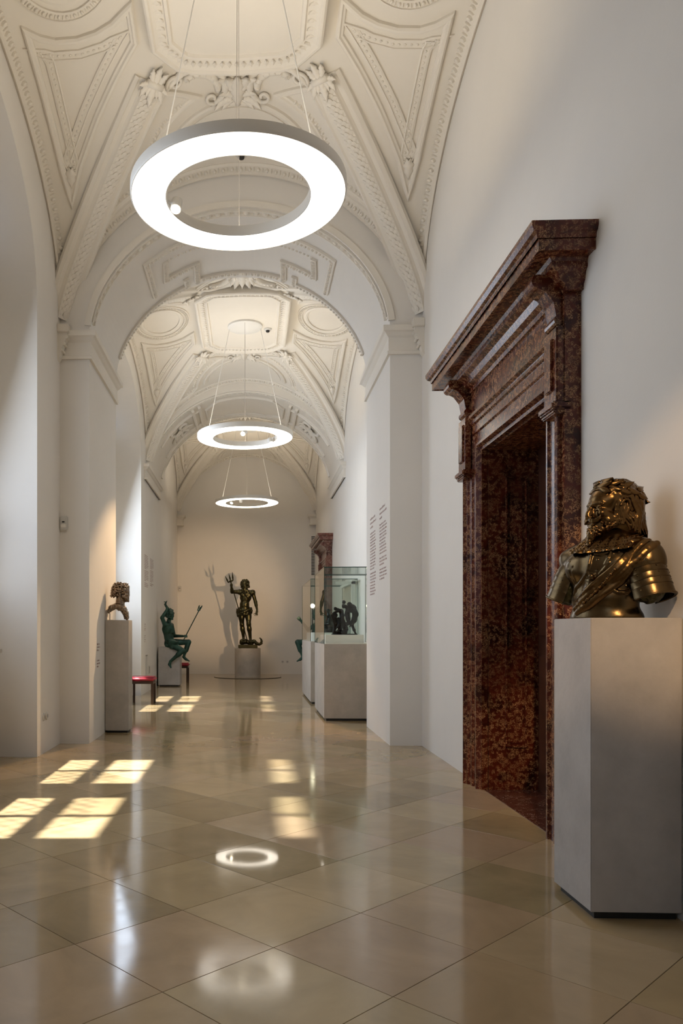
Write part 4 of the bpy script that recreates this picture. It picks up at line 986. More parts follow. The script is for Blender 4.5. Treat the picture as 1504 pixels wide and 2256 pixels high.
# beard: pointed goatee and curls along the jaw
for k in range(8):
    a = random.uniform(-1, 1); x = .092-.02*abs(a); pts = [H(x-.004, a*.022, -.076), H(x+.006, a*.020, -.105), H(x+.012, a*.012, -.13), H(x+.016, a*.004, -.150-random.uniform(0, .015))]
    hf.path(pts, [.008, .007, .005, .002], .002)
hf.path([H(.088, 0, -.088), H(.100, 0, -.118), H(.110, 0, -.142), H(.112, 0, -.168)], [.025, .018, .010, .003], .008)
for k in range(90):
    t = random.random(); an = random.uniform(-1.9, 1.9); r = .025-.021*t; hf.ell(H(.088+.024*t+r*math.cos(an), r*1.0*math.sin(an), -.088-.075*t), np.array((.0045, .0045, .0065))*random.uniform(.8, 1.25)*g, None, .0015)
for k in range(170):
    q = random.choice((1, -1)); t = random.random(); x = .075*(1-t)-.005*t+random.uniform(-.008, .008); y = .040+.032*t**.7; z = -.088+.045*t+random.uniform(-.022, .03)
    hf.ell(H(x+.004, q*(y+.002), z), np.array((.0058, .005, .005))*random.uniform(.8, 1.3), None, .002)
for k in range(40):
    q = random.choice((1, -1)); hf.ell(H(.085+random.uniform(-.01, .012), q*random.uniform(.01, .04), -.095+random.uniform(-.02, .012)), (.008, .007, .007), None, .002)
hf.ell(H(-.040, 0, -.01), np.array((.078, .074, .105))*g, HR, .02); hf.ell(H(-.058, 0, -.075), np.array((.062, .080, .055))*g, HR, .02)
hf.ell(H(.028, .0, .04), np.array((.045, .079, .05))*g, HR, .02)
# hair: waves falling from under the wreath past the ears to the collar
def hair_pt(az, z, r=1.0):
    rx = .105*math.sqrt(max(.0, 1-min(1, max(0, z-.03)/.105)**2)) if z > .03 else .105
    ry = .083*math.sqrt(max(.0, 1-min(1, max(0, z-.03)/.105)**2)) if z > .03 else .083
    return (-.022+rx*math.cos(az)*r, ry*math.sin(az)*r, z)
for q in (1, -1):
    for k in range(54):
        az = 1.12+(PI-1.12)*(k+random.uniform(-.4, .4))/53; ph = random.uniform(0, 6); am = random.uniform(.014, .026); rr = random.uniform(.0065, .0095); pts = []; rs = []
        ear = abs(az-1.45) < .22
        zend = -.108 if az > 1.75 else -.092
        z = np.linspace(.105, zend+random.uniform(-.02, .012), 11)
        for j, zz in enumerate(z):
            t = j/10; r = 1.0+.05*math.sin(t*3)+.035*math.sin(t*8+az*5)+(.10 if zz < -.02 else 0)*(t-.4)+random.uniform(-.01, .01)
            if ear and -.045 < zz < .035: r -= .10; rr_ = .003
            aa = az+.22*t+am*5.5*math.sin(t*8+az*5+ph*.15)*(.3+t)
            x, y, z_ = hair_pt(aa, zz, r); pts.append(H(x-.018*t*t, y*(1-.12*t)+.0, z_)); rs.append(rr*(.82+.25*math.sin(t*6+ph))*(1-.6*t**4))
        if ear: 
            for sl in (slice(0, 4), slice(7, 11)): hf.path([p if q > 0 else H(*(np.linalg.inv(H.R)@(p-H.o)/g*np.array([1, -1, 1]))) for p in pts[sl]], rs[sl], .003)
        else: hf.path([p if q > 0 else H(*(np.linalg.inv(H.R)@(p-H.o)/g*np.array([1, -1, 1]))) for p in pts], rs, .003)
    for k in range(6):   # locks in front of the ear
        a0 = .98+.045*k; pts = []
        for j in range(9):
            t = j/8; x, y, z_ = hair_pt(a0+.08*math.sin(t*6+k*.6)+.10*t, .09-.165*t, .985+.02*math.sin(t*6)); pts.append(H(x-.004, q*y, z_))
        hf.path(pts, [.0065*(1-.6*(j/8)**2) for j in range(9)], .003)
for k in range(60):     # crown waves
    az = random.uniform(-PI, PI); 
    if abs(az) < .75: continue
    pts = [H(*hair_pt(az+.25*math.sin(t*4+k), .135-.08*t, 1.02)) for t in np.linspace(.12, 1, 7)]; hf.path(pts, .006, .003)
hf.make('head', 'bronze', bust)
# wreath
tv, tf = leaf_geo(.062, .034, 0, -.06, ns=10, thick=.002)
tv2 = tv*g
for i in range(15):
    az = -PI+2*PI*i/15+.1; up_ = .092-.045*(1-math.cos(az))*.5+.010*(i % 2)
    for lvl, (dz, tilt) in enumerate(((0, .5), (.018, -.35))):
        if lvl and i % 2: continue
        x, y, z = hair_pt(az+.12*lvl, up_+dz, 1.11); nx = np.array([math.cos(az)*.8, math.sin(az), .35+.35*lvl]); tx = np.array([-math.sin(az), math.cos(az), 0])*(1 if az < 0 else -1)+np.array([0, 0, tilt])
        tx = -tx if math.cos(az) < 5 and False else tx
        V = place(tv2, H(x, y, z)-HR@tx*.02*0, HR@(-tx), HR@nx); MB().add(V, tf).make('laurel_leaf', 'bronze', bust, True)
mb = MB(); mb.tube([H(*hair_pt(a, .088-.045*(1-math.cos(a))*.5, 1.09)) for a in np.linspace(-PI, PI, 50)], .0045, 8).make('laurel_stem', 'bronze', bust, True)
for dx, q in ((.0, 1), (.006, -1)): MB().add(place(tv2*1.15, H(.066-dx, q*.004, .098), HR@np.array([-.3, q*1.0, .25]), HR@np.array([.75, q*.1, .55])), tf).make('laurel_leaf', 'bronze', bust, True)
for q in (1, -1): MB().add(place(tv2*1.1, H(.050, q*.045, .104), HR@np.array([-.75, q*.5, .25]), HR@np.array([.5, q*.5, .55])), tf).make('laurel_leaf', 'bronze', bust, True)

for q in (1, -1): MB().add(place(tv2*1.1, H(.048, q*.006, .122), HR@np.array([-.1, q*1., .12]), HR@np.array([.6, 0, .8])), tf).make('laurel_leaf', 'bronze', bust, True)
MB().add(place(tv2*1.0, H(.030, .040, .122), HR@np.array([-.5, .8, .1]), HR@np.array([.3, .5, .8])), tf).make('laurel_leaf', 'bronze', bust, True)

# ================================================================== STANDING FIGURE WITH TRIDENT ON A ROUND PEDESTAL
PY = 21.85
t = thing('round_pedestal', 'grey cylindrical pedestal on a thin floor disc under the standing bearded statue', 'pedestal', (-.085, PY, 0))
MB().lathe((-.085, PY, 0), [(0, .012), (.36, .012), (.36, .80), (.352, .808), (0, .808)], 72).make('drum', 'concrete_warm', t); autosmooth(t.children[0], 40)
d_ = MB().lathe((-.085, PY, 0), [(0, 0), (.935, 0), (.935, .010), (.928, .012), (.80, .012), (0, .012)], 96).make('floor_disc', 'limestone', t)
MB().lathe((-.085, PY, 0), [(.934, .0), (.938, .0), (.938, .0121), (.934, .0121)], 96).make('disc_rim', 'dark', t)
SY = 21.75
def n(cx, cy, w=0.0): return at(460+cx/7.52, 1220+cy/7.52, SY-w)
st = thing('standing_statue', 'dark bronze statue of a bearded nude man raising a trident on the round pedestal', 'sculpture', (-.085, PY, .81))
sf = Field(n(200, 1610, .5)-.05, n(920, 400, -.5)+.1, .0085)
def sg(a, b, ra, rb=None, k=.03): sf.seg(a, b, ra, rb, k)
U = .001685
# legs
Rh, Rk, Ra = n(535, 950, .02), n(548, 1175, .06), n(575, 1400, .0); Lh, Lk, La = n(650, 950, 0), n(660, 1165, .10), n(688, 1425, .05)
for h_, k_, a_ in ((Rh, Rk, Ra), (Lh, Lk, La)):
    sg(h_, k_, .095, .062); sg(k_, k_+(a_-k_)*.35, .060, .064); sg(k_+(a_-k_)*.3, a_, .062, .036)
    sf.ell(k_+np.array([0, -.03, .01]), (.045, .045, .055), None, .02); sf.ell(k_+(a_-k_)*.28+np.array([0, .03, 0]), (.055, .05, .10), None, .03)
    sf.ell(h_+(k_-h_)*.4+np.array([0, -.03, 0]), (.085, .07, .16), None, .03)
    sg(a_+np.array([0, .03, -.02]), a_+np.array([.0, -.14, -.055]), .038, .028)
# pelvis, belly, chest
sf.ell(n(590, 930, .0), (.17, .12, .13), None, .04); sf.ell(n(590, 840, .03), (.135, .10, .13), None, .05); sf.ell(n(608, 720, .02), (.165, .12, .16), None, .05)
for x in (560, 665): sf.ell(n(x, 680, .10), (.075, .045, .06), None, .02)
for y in (765, 815, 860):
    for x in (570, 620): sf.ell(n(x+(y-765)*-.1, y, .098), (.036, .024, .030), None, .018)
sf.ell(n(600, 640, 0), (.22, .09, .08), None, .05); sg(n(605, 640, -.01), n(598, 560, .04), .065, .06, .02)
# raised right arm
a, b, c = n(510, 632, 0), n(385, 630, .08), n(372, 545, .16); sf.ell(a, (.075,)*3, None, .03); sg(a, b, .062, .05, .02); sg(b, b+(c-b)*.4, .05, .048, .02); sg(b, c, .05, .032, .02); sf.ell(n(372, 520, .17), (.042, .042, .05), None, .02)
for k in range(4): sg(n(385, 505+k*11, .14), n(368, 507+k*11, .215), .014, .012, .004); 
# lowered left arm
a, b, c = n(725, 640, 0), n(772, 800, -.03), n(798, 930, .06); sf.ell(a, (.078,)*3, None, .03); sg(a, b, .06, .046, .02); sg(b, b+(c-b)*.4, .046, .046, .02); sg(b, c, .046, .028, .02); sf.ell(n(795, 960, .07), (.035, .025, .045), None, .015)
for k, (dx, dy) in enumerate(((-55, 35), (-40, 62), (-15, 68), (8, 62), (15, 45))): sg(n(795+k*3-6, 965, .08), n(795+dx*.5, 965+dy*.6, .11), .013, .011, .004); sg(n(795+dx*.5, 965+dy*.6, .11), n(795+dx, 965+dy, .13), .011, .008, .004)
NH = Local(n(595, 527, .06), frame((-.22, -1, -.32)), 1.22)
head(sf, NH, fine=False, k=.01)
random.seed(11)
for k in range(90):
    q = random.choice((1, -1)); az = random.uniform(.9, PI); z = random.uniform(-.06, .12); x, y, z_ = hair_pt(az, z, 1.08); sf.ell(NH(x, q*y, z_), np.array((.022, .02, .022))*random.uniform(.8, 1.3), None, .006)
for k in range(70):
    a = random.uniform(-1, 1); t_ = random.random(); p0 = NH(.085-.02*abs(a), a*.05, -.06); p1 = n(635+a*38+12, 700+25*(1-abs(a)), .12); p = p0+(p1-p0)*t_; sf.ell(p+np.array([a*.03*(1-t_), -.02, 0]), (.022, .02, .026), None, .006)
sf.make('body', 'bronze_dark', st)
cl = Field(n(430, 1060, .3), n(740, 860, -.3), .0085)
for k in range(7):
    y = 915+k*13; cl.path([n(470+k*2, y+25, .06), n(500, y+12, .14), n(580, y+34-k*2, .19), n(650, y+8, .16), n(700, y-14, .06)], [.022, .024, .026, .024, .022], .008)
    cl.path([n(470+k*2, y+25, -.05), n(520, y+12, -.13), n(640, y+8, -.13), n(700, y-14, -.05)], .024, .01)
for x, y0, y1 in ((465, 920, 1040), (480, 930, 1050), (500, 950, 1020), (690, 900, 1010), (705, 905, 990), (540, 960, 1010)): cl.path([n(x, y0, .05), n(x+4, (y0+y1)/2, .07), n(x+8, y1, .05)], [.022, .026, .012], .012)
cl.path([n(520, 985, .18), n(590, 960, .21), n(690, 915, .16)], [.026, .03, .024], .008); cl.noise(.009, 60); cl.make('loincloth', 'bronze_dark', st)
bs = Field(n(480, 1580, .35), n(900, 1380, -.35), .009)
for x, y, r in ((560, 1450, .07), (600, 1455, .075), (650, 1465, .06), (545, 1475, .055), (720, 1470, .05), (690, 1480, .055)): bs.ell(n(x, y, .03), (r*1.2, r*1.4, r), None, .03)
bs.path([n(700, 1465, .05), n(750, 1448, .08), n(790, 1485, .1), n(830, 1500, .1), n(862, 1490, .1), n(874, 1450, .1), n(862, 1415, .1), n(842, 1397, .1)], [.06, .05, .045, .038, .034, .028, .022, .012], .015)
bs.seg(n(842, 1397, .1), n(838, 1410, .1), .018, .010); bs.seg(n(868, 1480, .1), n(886, 1492, .1), .02, .008); bs.noise(.008, 45); bs.make('sea_creature', 'bronze_dark', st)
x0 = n(488, 1560)[0]; x1 = n(805, 1560)[0]
MB().box(x0, x1, PY-.32, PY+.20, .808, .905, .012).make('base', 'bronze_dark', st)
tr = thing('trident', 'long dark trident gripped in the raised hand of the standing statue', 'trident', n(630, 1420, .12))
p0, p1 = n(632, 1425, .02), n(368, 492, .19)
MB().tube([p0, n(485, 890, .22), p1], [.014, .014, .014], 10).make('shaft', 'bronze_dark', tr)
hd = MB(); hd.tube([n(322, 478, .19), n(350, 455, .19), n(368, 450, .19), n(385, 448, .19), n(402, 440, .19)], [.018, .022, .024, .022, .018], 8); hd.tube([p1, n(360, 440, .19)], [.018, .024], 8); hd.make('crosspiece', 'bronze_dark', tr)
for a, b, c in (((322, 478), (300, 430), (270, 368)), ((360, 450), (347, 400), (328, 325)), ((400, 442), (394, 390), (386, 303))): MB().tube([n(*a, .19), n(*b, .19), n(*c, .19)], [.016, .024, .003], 8).make('tine', 'bronze_dark', tr)
# ================================================================== SEATED FIGURES
def seated(mir, shift):
    def sp(cx, cy, w=0.0):
        p = at(330+cx/6.268, 1180+cy/6.268, 18.25-w)
        if mir: p = np.array([-p[0]-.36, p[1], p[2]])
        return p
    lab = 'green patinated bronze of a youth seated on the grey block at left, arm over head' if not mir else 'green patinated seated bronze mostly hidden behind the glass cases at right'
    s_ = thing('seated_statue', lab, 'sculpture', sp(270, 1530))
    lo = np.minimum(sp(100, 1860, .6), sp(600, 850, -.5)); hi = np.maximum(sp(100, 1860, .6), sp(600, 850, -.5))
    f = Field(lo, hi, .009)
    def g_(a, b, ra, rb=None, k=.025): f.seg(sp(*a), sp(*b), ra, rb, k)
    f.ell(sp(285, 1490, 0), (.15, .14, .12), None, .04); f.ell(sp(262, 1400, 0), (.11, .12, .13), None, .05); f.ell(sp(250, 1290, .0), (.135, .15, .15), None, .05); f.ell(sp(245, 1230, .0), (.11, .17, .07), None, .05)
    g_((250, 1225, 0), (268, 1160, 0), .055, .05)
    for a, b, ra in (((200, 1290), (230, 1420), .05), ((290, 1260), (310, 1330), .05)): f.seg(sp(*a, .06), sp(*b, .06), ra, ra*.8, .04)
    g_((205, 1225, .14), (168, 1135, .20), .055, .045, .02); g_((168, 1135, .20), (232, 1025, .12), .045, .028, .015); f.ell(sp(242, 1005, .10), (.04, .035, .04), None, .015)
    if not mir:
        g_((300, 1235, -.10), (335, 1385, -.14), .052, .042, .02); g_((335, 1385, -.14), (460, 1388, -.02), .042, .028, .015); f.ell(sp(490, 1388, .0), (.042, .035, .033), None, .012)
        for k in range(4): g_((480+k*10, 1375, .03), (484+k*10, 1402, .04), .013, .012, .004)
    else:
        g_((300, 1235, -.10), (395, 1300, -.10), .052, .042, .02); g_((395, 1300, -.10), (490, 1175, .0), .042, .028, .015); f.ell(sp(508, 1155, .0), (.036, .035, .042), None, .012)
        for k in range(4): g_((500+k*9, 1150+k*4, .02), (515+k*9, 1118+k*8, .03), .013, .010, .004)
    g_((300, 1500, .13), (450, 1590, .24), .088, .060); g_((450, 1590, .24), (395, 1640, .25), .058, .060); g_((430, 1610, .24), (285, 1735, .26), .055, .032); g_((282, 1740, .26), (270, 1780, .27), .032, .036, .012); g_((272, 1775, .27), (290, 1822, .31), .034, .018, .012)
    g_((340, 1475, -.12), (535, 1470, -.08), .085, .058); g_((535, 1470, -.08), (500, 1580, -.08), .057, .058); g_((530, 1480, -.08), (468, 1670, -.06), .052, .030); g_((466, 1675, -.06), (500, 1710, -.05), .036, .032, .012); g_((490, 1700, -.05), (543, 1732, -.03), .03, .016, .012)
    Hh = Local(sp(278, 1092, .02), frame((.80 if not mir else -.80, -.55, -.15)), 1.0); head(f, Hh, fine=False, k=.01, neck=False)
    random.seed(5)
    for k in range(120):
        q = random.choice((1, -1)); az = random.uniform(.85, PI); z = random.uniform(-.06, .13); x, y, z_ = hair_pt(az, z, 1.05); f.ell(Hh(x, q*y, z_), np.array((.022,)*3)*random.uniform(.7, 1.2), None, .005)
    f.make('body', 'patina', s_)
    c = Field(np.minimum(sp(190, 1600, .4), sp(430, 1430, -.4)), np.maximum(sp(190, 1600, .4), sp(430, 1430, -.4)), .009)
    for k in range(8): c.path([sp(225+k*4, 1450+k*12, .05), sp(270+k*6, 1468+k*12, .20), sp(345+k*4, 1472+k*8, .25-.01*k), sp(405-k*3, 1470-k*2, .17)], [.03, .032, .030, .022], .004); c.path([sp(222+k*4, 1450+k*12, -.05), sp(225+k*4, 1452+k*12, .06)], .026, .01)
    c.ell(sp(280, 1520, 0), (.17, .19, .07), None, .03); c.noise(.007, 70); c.make('draped_cloth', 'patina', s_)
    fi = thing('bronze_fish', 'small curled green bronze fish held above the head of the ' + ('left' if not mir else 'hidden right') + ' seated statue', 'fish', sp(240, 1000, .1))
    MB().tube([sp(250, 1010, .1), sp(225, 975, .1), sp(212, 950, .1), sp(220, 930, .1), sp(228, 915, .1)], [.028, .03, .028, .02, .012], 10).make('fish_body', 'patina', fi, True)
    tl = MB(); tl.tube([sp(226, 918, .1), sp(205, 915, .1), sp(190, 908, .1)], [.012, .010, .002], 8); tl.tube([sp(226, 918, .1), sp(232, 908, .1), sp(238, 895, .1)], [.012, .010, .002], 8); tl.make('tail_fin', 'patina', fi, True)
    if not mir:
        tr = thing('trident', 'thin green trident held slanting by the seated statue at left', 'trident', sp(470, 1430, .03))
        MB().tube([sp(470, 1435, .03), sp(672, 1045, .03)], .012, 8).make('shaft', 'patina', tr)
        MB().tube([sp(657, 1028, .03), sp(675, 1040, .03), sp(693, 1028, .03)], [.012, .016, .012], 8).make('crosspiece', 'patina', tr)
        for a, b in (((659, 1028), (688, 958)), ((676, 1036), (700, 985)), ((692, 1028), (724, 962))): MB().tube([sp(*a, .03), sp(a[0]*.25+b[0]*.75, a[1]*.25+b[1]*.75, .03), sp(*b, .03)], [.010, .018, .002], 6).make('tine', 'patina', tr)
    else:
        pass
seated(False, 0); seated(True, 0)
def block(x0, x1, y0, y1, z1, label, m='concrete', rec=.03):
    t = thing('pedestal', label, 'pedestal', ((x0+x1)/2, (y0+y1)/2, 0)); MB().box(x0, x1, y0, y1, .03, z1, .003).make('block', m, t); MB().box(x0+rec, x1-rec, y0+rec, y1-rec, 0, .031).make('plinth_recess', 'dark', t); return t
block(-2.15, -1.645, 18.1, 18.62, .92, 'low grey block pedestal under the green seated youth at left')
block(1.25, 1.78, 18.1, 18.62, .92, 'low grey block pedestal hidden behind the glass cases at right')
# ================================================================== LEFT BUST ON TALL PEDESTAL
block(-1.845, -1.545, 9.84, 10.14, 1.432, 'tall narrow grey pedestal against the left pier, carrying the curly-haired bust', 'concrete_warm', .02)
LY = 9.99
def lb(cx, cy, w=0.0): return at(220+cx/5.938, 1260+cy/5.938, LY-w)
b2 = thing('bust', 'small silvery brown bust of a curly-haired youth in profile on the tall left pedestal', 'sculpture', (-1.7, LY, 1.432))
f = Field(lb(80, 660, .2), lb(420, 100, -.2), .0042)
LH = Local(lb(292, 275), frame((1, -.15, -.05)), 1.0); head(f, LH, fine=True, k=.007, neck=False)
f.seg(LH(-.02, 0, -.05), lb(262, 445), .054, .062, .015)
random.seed(3)
for k in range(260):
    q = random.choice((1, -1)); az = random.uniform(.62, PI) if random.random() < .85 else random.uniform(0, .8); z = random.uniform(-.055, .13) if az > .95 else random.uniform(.07, .12)
    x, y, z_ = hair_pt(az, z, 1.03+random.uniform(-.04, .10)); c = LH(x, q*y, z_); r = random.uniform(.010, .017)
    d = np.array([random.gauss(0, 1) for _ in range(3)]); d /= np.linalg.norm(d); e = np.cross(d, [0, 0, 1.]); e /= np.linalg.norm(e)+1e-6
    pts = [c+(d*math.cos(a)+e*math.sin(a))*r for a in np.linspace(0, 4.6, 6)]; f.path(pts, [.006, .007, .0075, .007, .006, .003], .0025)
for k in range(16):   # leafy wreath tips
    az = random.uniform(-PI, PI); c = LH(*hair_pt(az, .10, 1.12)); f.seg(c, c+np.array([random.uniform(-.02, .02), random.uniform(-.02, .02), .03]), .010, .002, .003)
# shoulder shell: an open arch of drapery folds
for k in range(11):
    w = -.13+k*.026; q = abs(k-5)/5
    f.path([lb(105+q*10, 520, w), lb(150, 470, w), lb(205, 440+q*10, w), lb(262, 440+q*14, w), lb(305, 480+q*10, w*.9), lb(335, 540, w*.7), lb(352, 600, w*.5)], [.020, .029+.008*(k % 2), .032, .034, .034+.008*(k % 2), .036, .026], .005)
for k in range(16): f.path([lb(300+random.uniform(-15, 45), 480+random.uniform(0, 20), random.uniform(-.08, .12)), lb(330+random.uniform(-20, 35), 545, random.uniform(-.06, .1)), lb(345+random.uniform(-25, 20), 615, random.uniform(-.04, .06))], [.011, .012, .006], .004)
f.noise(.006, 85, lb(80, 650, .2), lb(420, 450, -.2)); f.noise(.004, 150, lb(80, 650, .2), lb(420, 450, -.2), 2); f.cut_below(1.434); f.make('bust_body', 'bronze_old', b2)
MB().tube([lb(130, 540, .02), lb(130, 632, .02)], .006, 8).make('support_rod', 'steel', b2); MB().box(*(lambda p, q: (p[0], q[0]))(lb(115, 630), lb(170, 630)), LY-.03, LY+.03, 1.432, 1.436).make('support_foot', 'steel', b2)
# ================================================================== BENCHES
def stool(x0, x1, y0, y1, h, label):
    t = thing('stool', label, 'stool', ((x0+x1)/2, (y0+y1)/2, 0), 'red upholstered stools by the left wall')
    bm = bmesh.new(); bmesh.ops.create_cube(bm, size=1)
    for v in bm.verts: v.co = Vector(((x0+x1)/2+v.co.x*(x1-x0), (y0+y1)/2+v.co.y*(y1-y0), h-.045+v.co.z*.08))
    bmesh.ops.bevel(bm, geom=bm.edges[:], offset=.028, segments=4, affect='EDGES'); 
    for v in bm.verts:
        if v.co.z > h-.04: v.co.z += .012*(1-((v.co.x-(x0+x1)/2)/(x1-x0)*2)**2)
    me = bpy.data.meshes.new('m'); bm.to_mesh(me); bm.free(); link('seat', me, 'red_leather', t, True)
    a = .02; MB().box(x0+a, x1-a, y0+a, y1-a, h-.125, h-.075, .003).make('seat_frame', 'dark_wood', t)
    for lx in (x0+a, x1-a-.04):
        for ly in (y0+a, y1-a-.04): MB().box(lx, lx+.04, ly, ly+.04, 0, h-.12, .004).make('leg', 'dark_wood', t)
    return t
stool(-2.13, -1.68, 13.55, 13.98, .49, 'red padded stool with dark legs behind the tall left pedestal')
stool(-1.99, -1.535, 19.3, 19.75, .49, 'farther red padded stool partly hidden behind the left block pedestal')
# ================================================================== GLASS CASES
def case(x0, x1, y0, y1, label):
    zb, zt = 1.105, 2.215; t = thing('display_case', label, 'display case', ((x0+x1)/2, (y0+y1)/2, 0), 'glass display cases along the right wall')
    MB().box(x0, x1, y0, y1, .035, zb, .003).make('case_body', 'concrete_warm', t); MB().box(x0+.03, x1-.03, y0+.03, y1-.03, 0, .036).make('plinth_recess', 'dark', t)
    MB().box(x0+.02, x1-.02, y0+.02, y1-.02, zb, zb+.01).make('case_floor', 'white_paint', t)
    e = .0035
    for (a, b, c, d) in ((x0, x1, y0, y0), (x0, x1, y1, y1), (x0, x0, y0, y1), (x1, x1, y0, y1)):
        g = MB().add([(a, c, zb), (b, d, zb), (b, d, zt), (a, c, zt)], [(0, 1, 2, 3)]); g.make('glass_pane', 'glass', t)
    MB().add([(x0, y0, zt), (x1, y0, zt), (x1, y1, zt), (x0, y1, zt)], [(0, 1, 2, 3)]).make('glass_lid', 'glass', t)
    for px, py in ((x0, y0), (x1, y0), (x0, y1), (x1, y1)): MB().box(px-e, px+e, py-e, py+e, zb, zt).make('glass_edge', 'glass_edge', t)
    for a, b, c, d in ((x0, x1, y0, y0), (x0, x1, y1, y1), (x0, x0, y0, y1), (x1, x1, y0, y1)): MB().box(a-e*.8, b+e*.8, c-e*.8, d+e*.8, zt-.012, zt).make('glass_edge', 'glass_edge', t)
    return t
case(1.055, 1.88, 11.27, 12.9, 'nearest glass display case on a grey plinth with small dark bronzes inside')
c2 = case(1.06, 1.88, 13.86, 16.15, 'second glass display case on a grey plinth, mostly hidden behind the nearest case')
fr = MB(); fr.box(1.80, 1.87, 14.05, 14.12, 1.115, 2.205); fr.make('white_post', 'white_paint', c2)
fr = MB(); fr.box(1.52, 1.87, 14.05, 14.09, 2.13, 2.18); fr.box(1.83, 1.87, 14.12, 16.1, 2.16, 2.205); fr.make('white_rail', 'white_paint', c2)
t = tag(MB().box(1.10, 1.66, 11.55, 12.4, 1.115, 1.235, .003).make('display_plinth', 'white_paint'), 'low white plinth inside the nearest glass case under the dark bronzes', 'plinth')
t = tag(MB().box(1.12, 1.70, 14.3, 15.7, 1.115, 1.26, .003).make('display_plinth', 'white_paint'), 'low white plinth inside the second glass case', 'plinth')
GY = 11.85
def gp(cx, cy, w=0.0, Y=GY): return at(640+cx/8.356, 1220+cy/8.356, Y-w)
def group(name, label, segs, balls, seed, Y=GY, dx=0, m='bronze_black'):
    P = [gp(a[0]+dx, a[1], a[2], Y) for sg_ in segs for a in sg_[0]]; lo = np.min(P, 0)-.08; hi = np.max(P, 0)+.08
    f = Field(lo, hi, .0042)
    for pts, rs, k in segs: f.path([gp(a[0]+dx, a[1], a[2], Y) for a in pts], rs, k)
    for (c, r) in balls: f.ell(gp(c[0]+dx, c[1], c[2], Y), r, None, .01)
    f.noise(.003, 75, seed=seed); f.cut_below(1.236 if Y < 13 else 1.262)
    t = thing(name, label, 'sculpture', (float((lo[0]+hi[0])/2), Y, 1.236)); f.make('figures', m, t)
    q = MB(); q.lathe((float((lo[0]+hi[0])/2), Y, 1.236 if Y < 13 else 1.261), [(0, 0), (.10, 0), (.098, .015), (0, .015)], 32); q.make('base', m, t); return t
group('bronze_group', 'small dark bronze of two wrestling figures, right one inside the nearest glass case',
  [([(1010, 1490, .02), (1035, 1390, .03), (1010, 1310, .03), (1075, 1270, .0)], [.018, .02, .024, .035], .012), ([(1205, 1490, 0), (1165, 1400, .0), (1130, 1310, .02), (1160, 1220, 0)], [.014, .02, .024, .038], .012), ([(1195, 1492, .02), (1225, 1495, .03)], [.012, .01], .01),
   ([(1170, 1220, 0), (1190, 1110, 0), (1150, 1000, .0), (1080, 930, 0)], [.042, .045, .045, .035], .02), ([(1060, 1210, .03), (1040, 1120, .04), (1060, 1030, .04), (1010, 960, .04)], [.035, .036, .036, .022], .015),
   ([(1130, 950, .04), (1170, 1060, .06), (1110, 1070, .08)], [.022, .02, .014], .01), ([(1180, 1150, .05), (1140, 1240, .06), (1090, 1340, .06)], [.02, .017, .012], .008), ([(1030, 1040, .05), (1005, 1120, .06), (1040, 1190, .07)], [.018, .015, .013], .008), ([(1190, 1080, 0), (1215, 1130, 0), (1195, 1190, .02)], [.022, .02, .02], .01), ([(1120, 1010, .05), (1060, 1080, .07)], [.02, .016], .01)],
  [((980, 890, 0), (.028, .028, .03)), ((975, 965, .04), (.028, .028, .032))], 1)
group('bronze_group', 'small dark bronze of crouching intertwined figures, left one inside the nearest glass case',
  [([(870, 1030, 0), (930, 1060, 0), (945, 1150, 0), (930, 1230, 0), (900, 1300, .02)], [.026, .034, .036, .038, .04], .015), ([(870, 1050, .03), (800, 1090, .06), (755, 1125, .07), (765, 1160, .07)], [.022, .018, .014, .012], .008), ([(900, 1290, .03), (910, 1390, .04), (870, 1430, .04), (790, 1470, .05)], [.038, .03, .02, .012], .012),
   ([(830, 1130, .04), (800, 1180, .05), (830, 1270, .05), (820, 1350, .05), (790, 1450, .06)], [.03, .034, .036, .028, .016], .012), ([(880, 1200, .08), (900, 1280, .09), (870, 1350, .09)], [.026, .024, .02], .01), ([(950, 1180, 0), (975, 1260, 0), (985, 1350, .0), (1000, 1450, 0)], [.024, .026, .024, .02], .012), ([(800, 1465, 0), (900, 1450, 0), (985, 1450, 0)], [.03, .045, .035], .02)],
  [((825, 1012, .01), (.027, .027, .028)), ((825, 1130, .06), (.027, .027, .03))], 2)
group('bronze_group', 'shadowy dark bronze group inside the second glass case seen through the first',
  [([(690, 1040, 0), (700, 1130, 0), (720, 1220, 0), (730, 1330, 0), (720, 1460, 0)], [.02, .034, .05, .06, .05], .02), ([(690, 1060, 0), (735, 1040, 0)], [.02, .012], .01), ([(650, 1260, 0), (660, 1350, 0), (650, 1460, 0)], [.03, .04, .04], .02), ([(760, 1250, 0), (770, 1330, 0), (765, 1460, 0)], [.03, .04, .04], .02), ([(640, 1300, .05), (720, 1300, .08), (780, 1330, .05)], [.04, .05, .03], .02)],
  [((685, 1045, 0), (.032, .032, .034))], 3, 14.9)
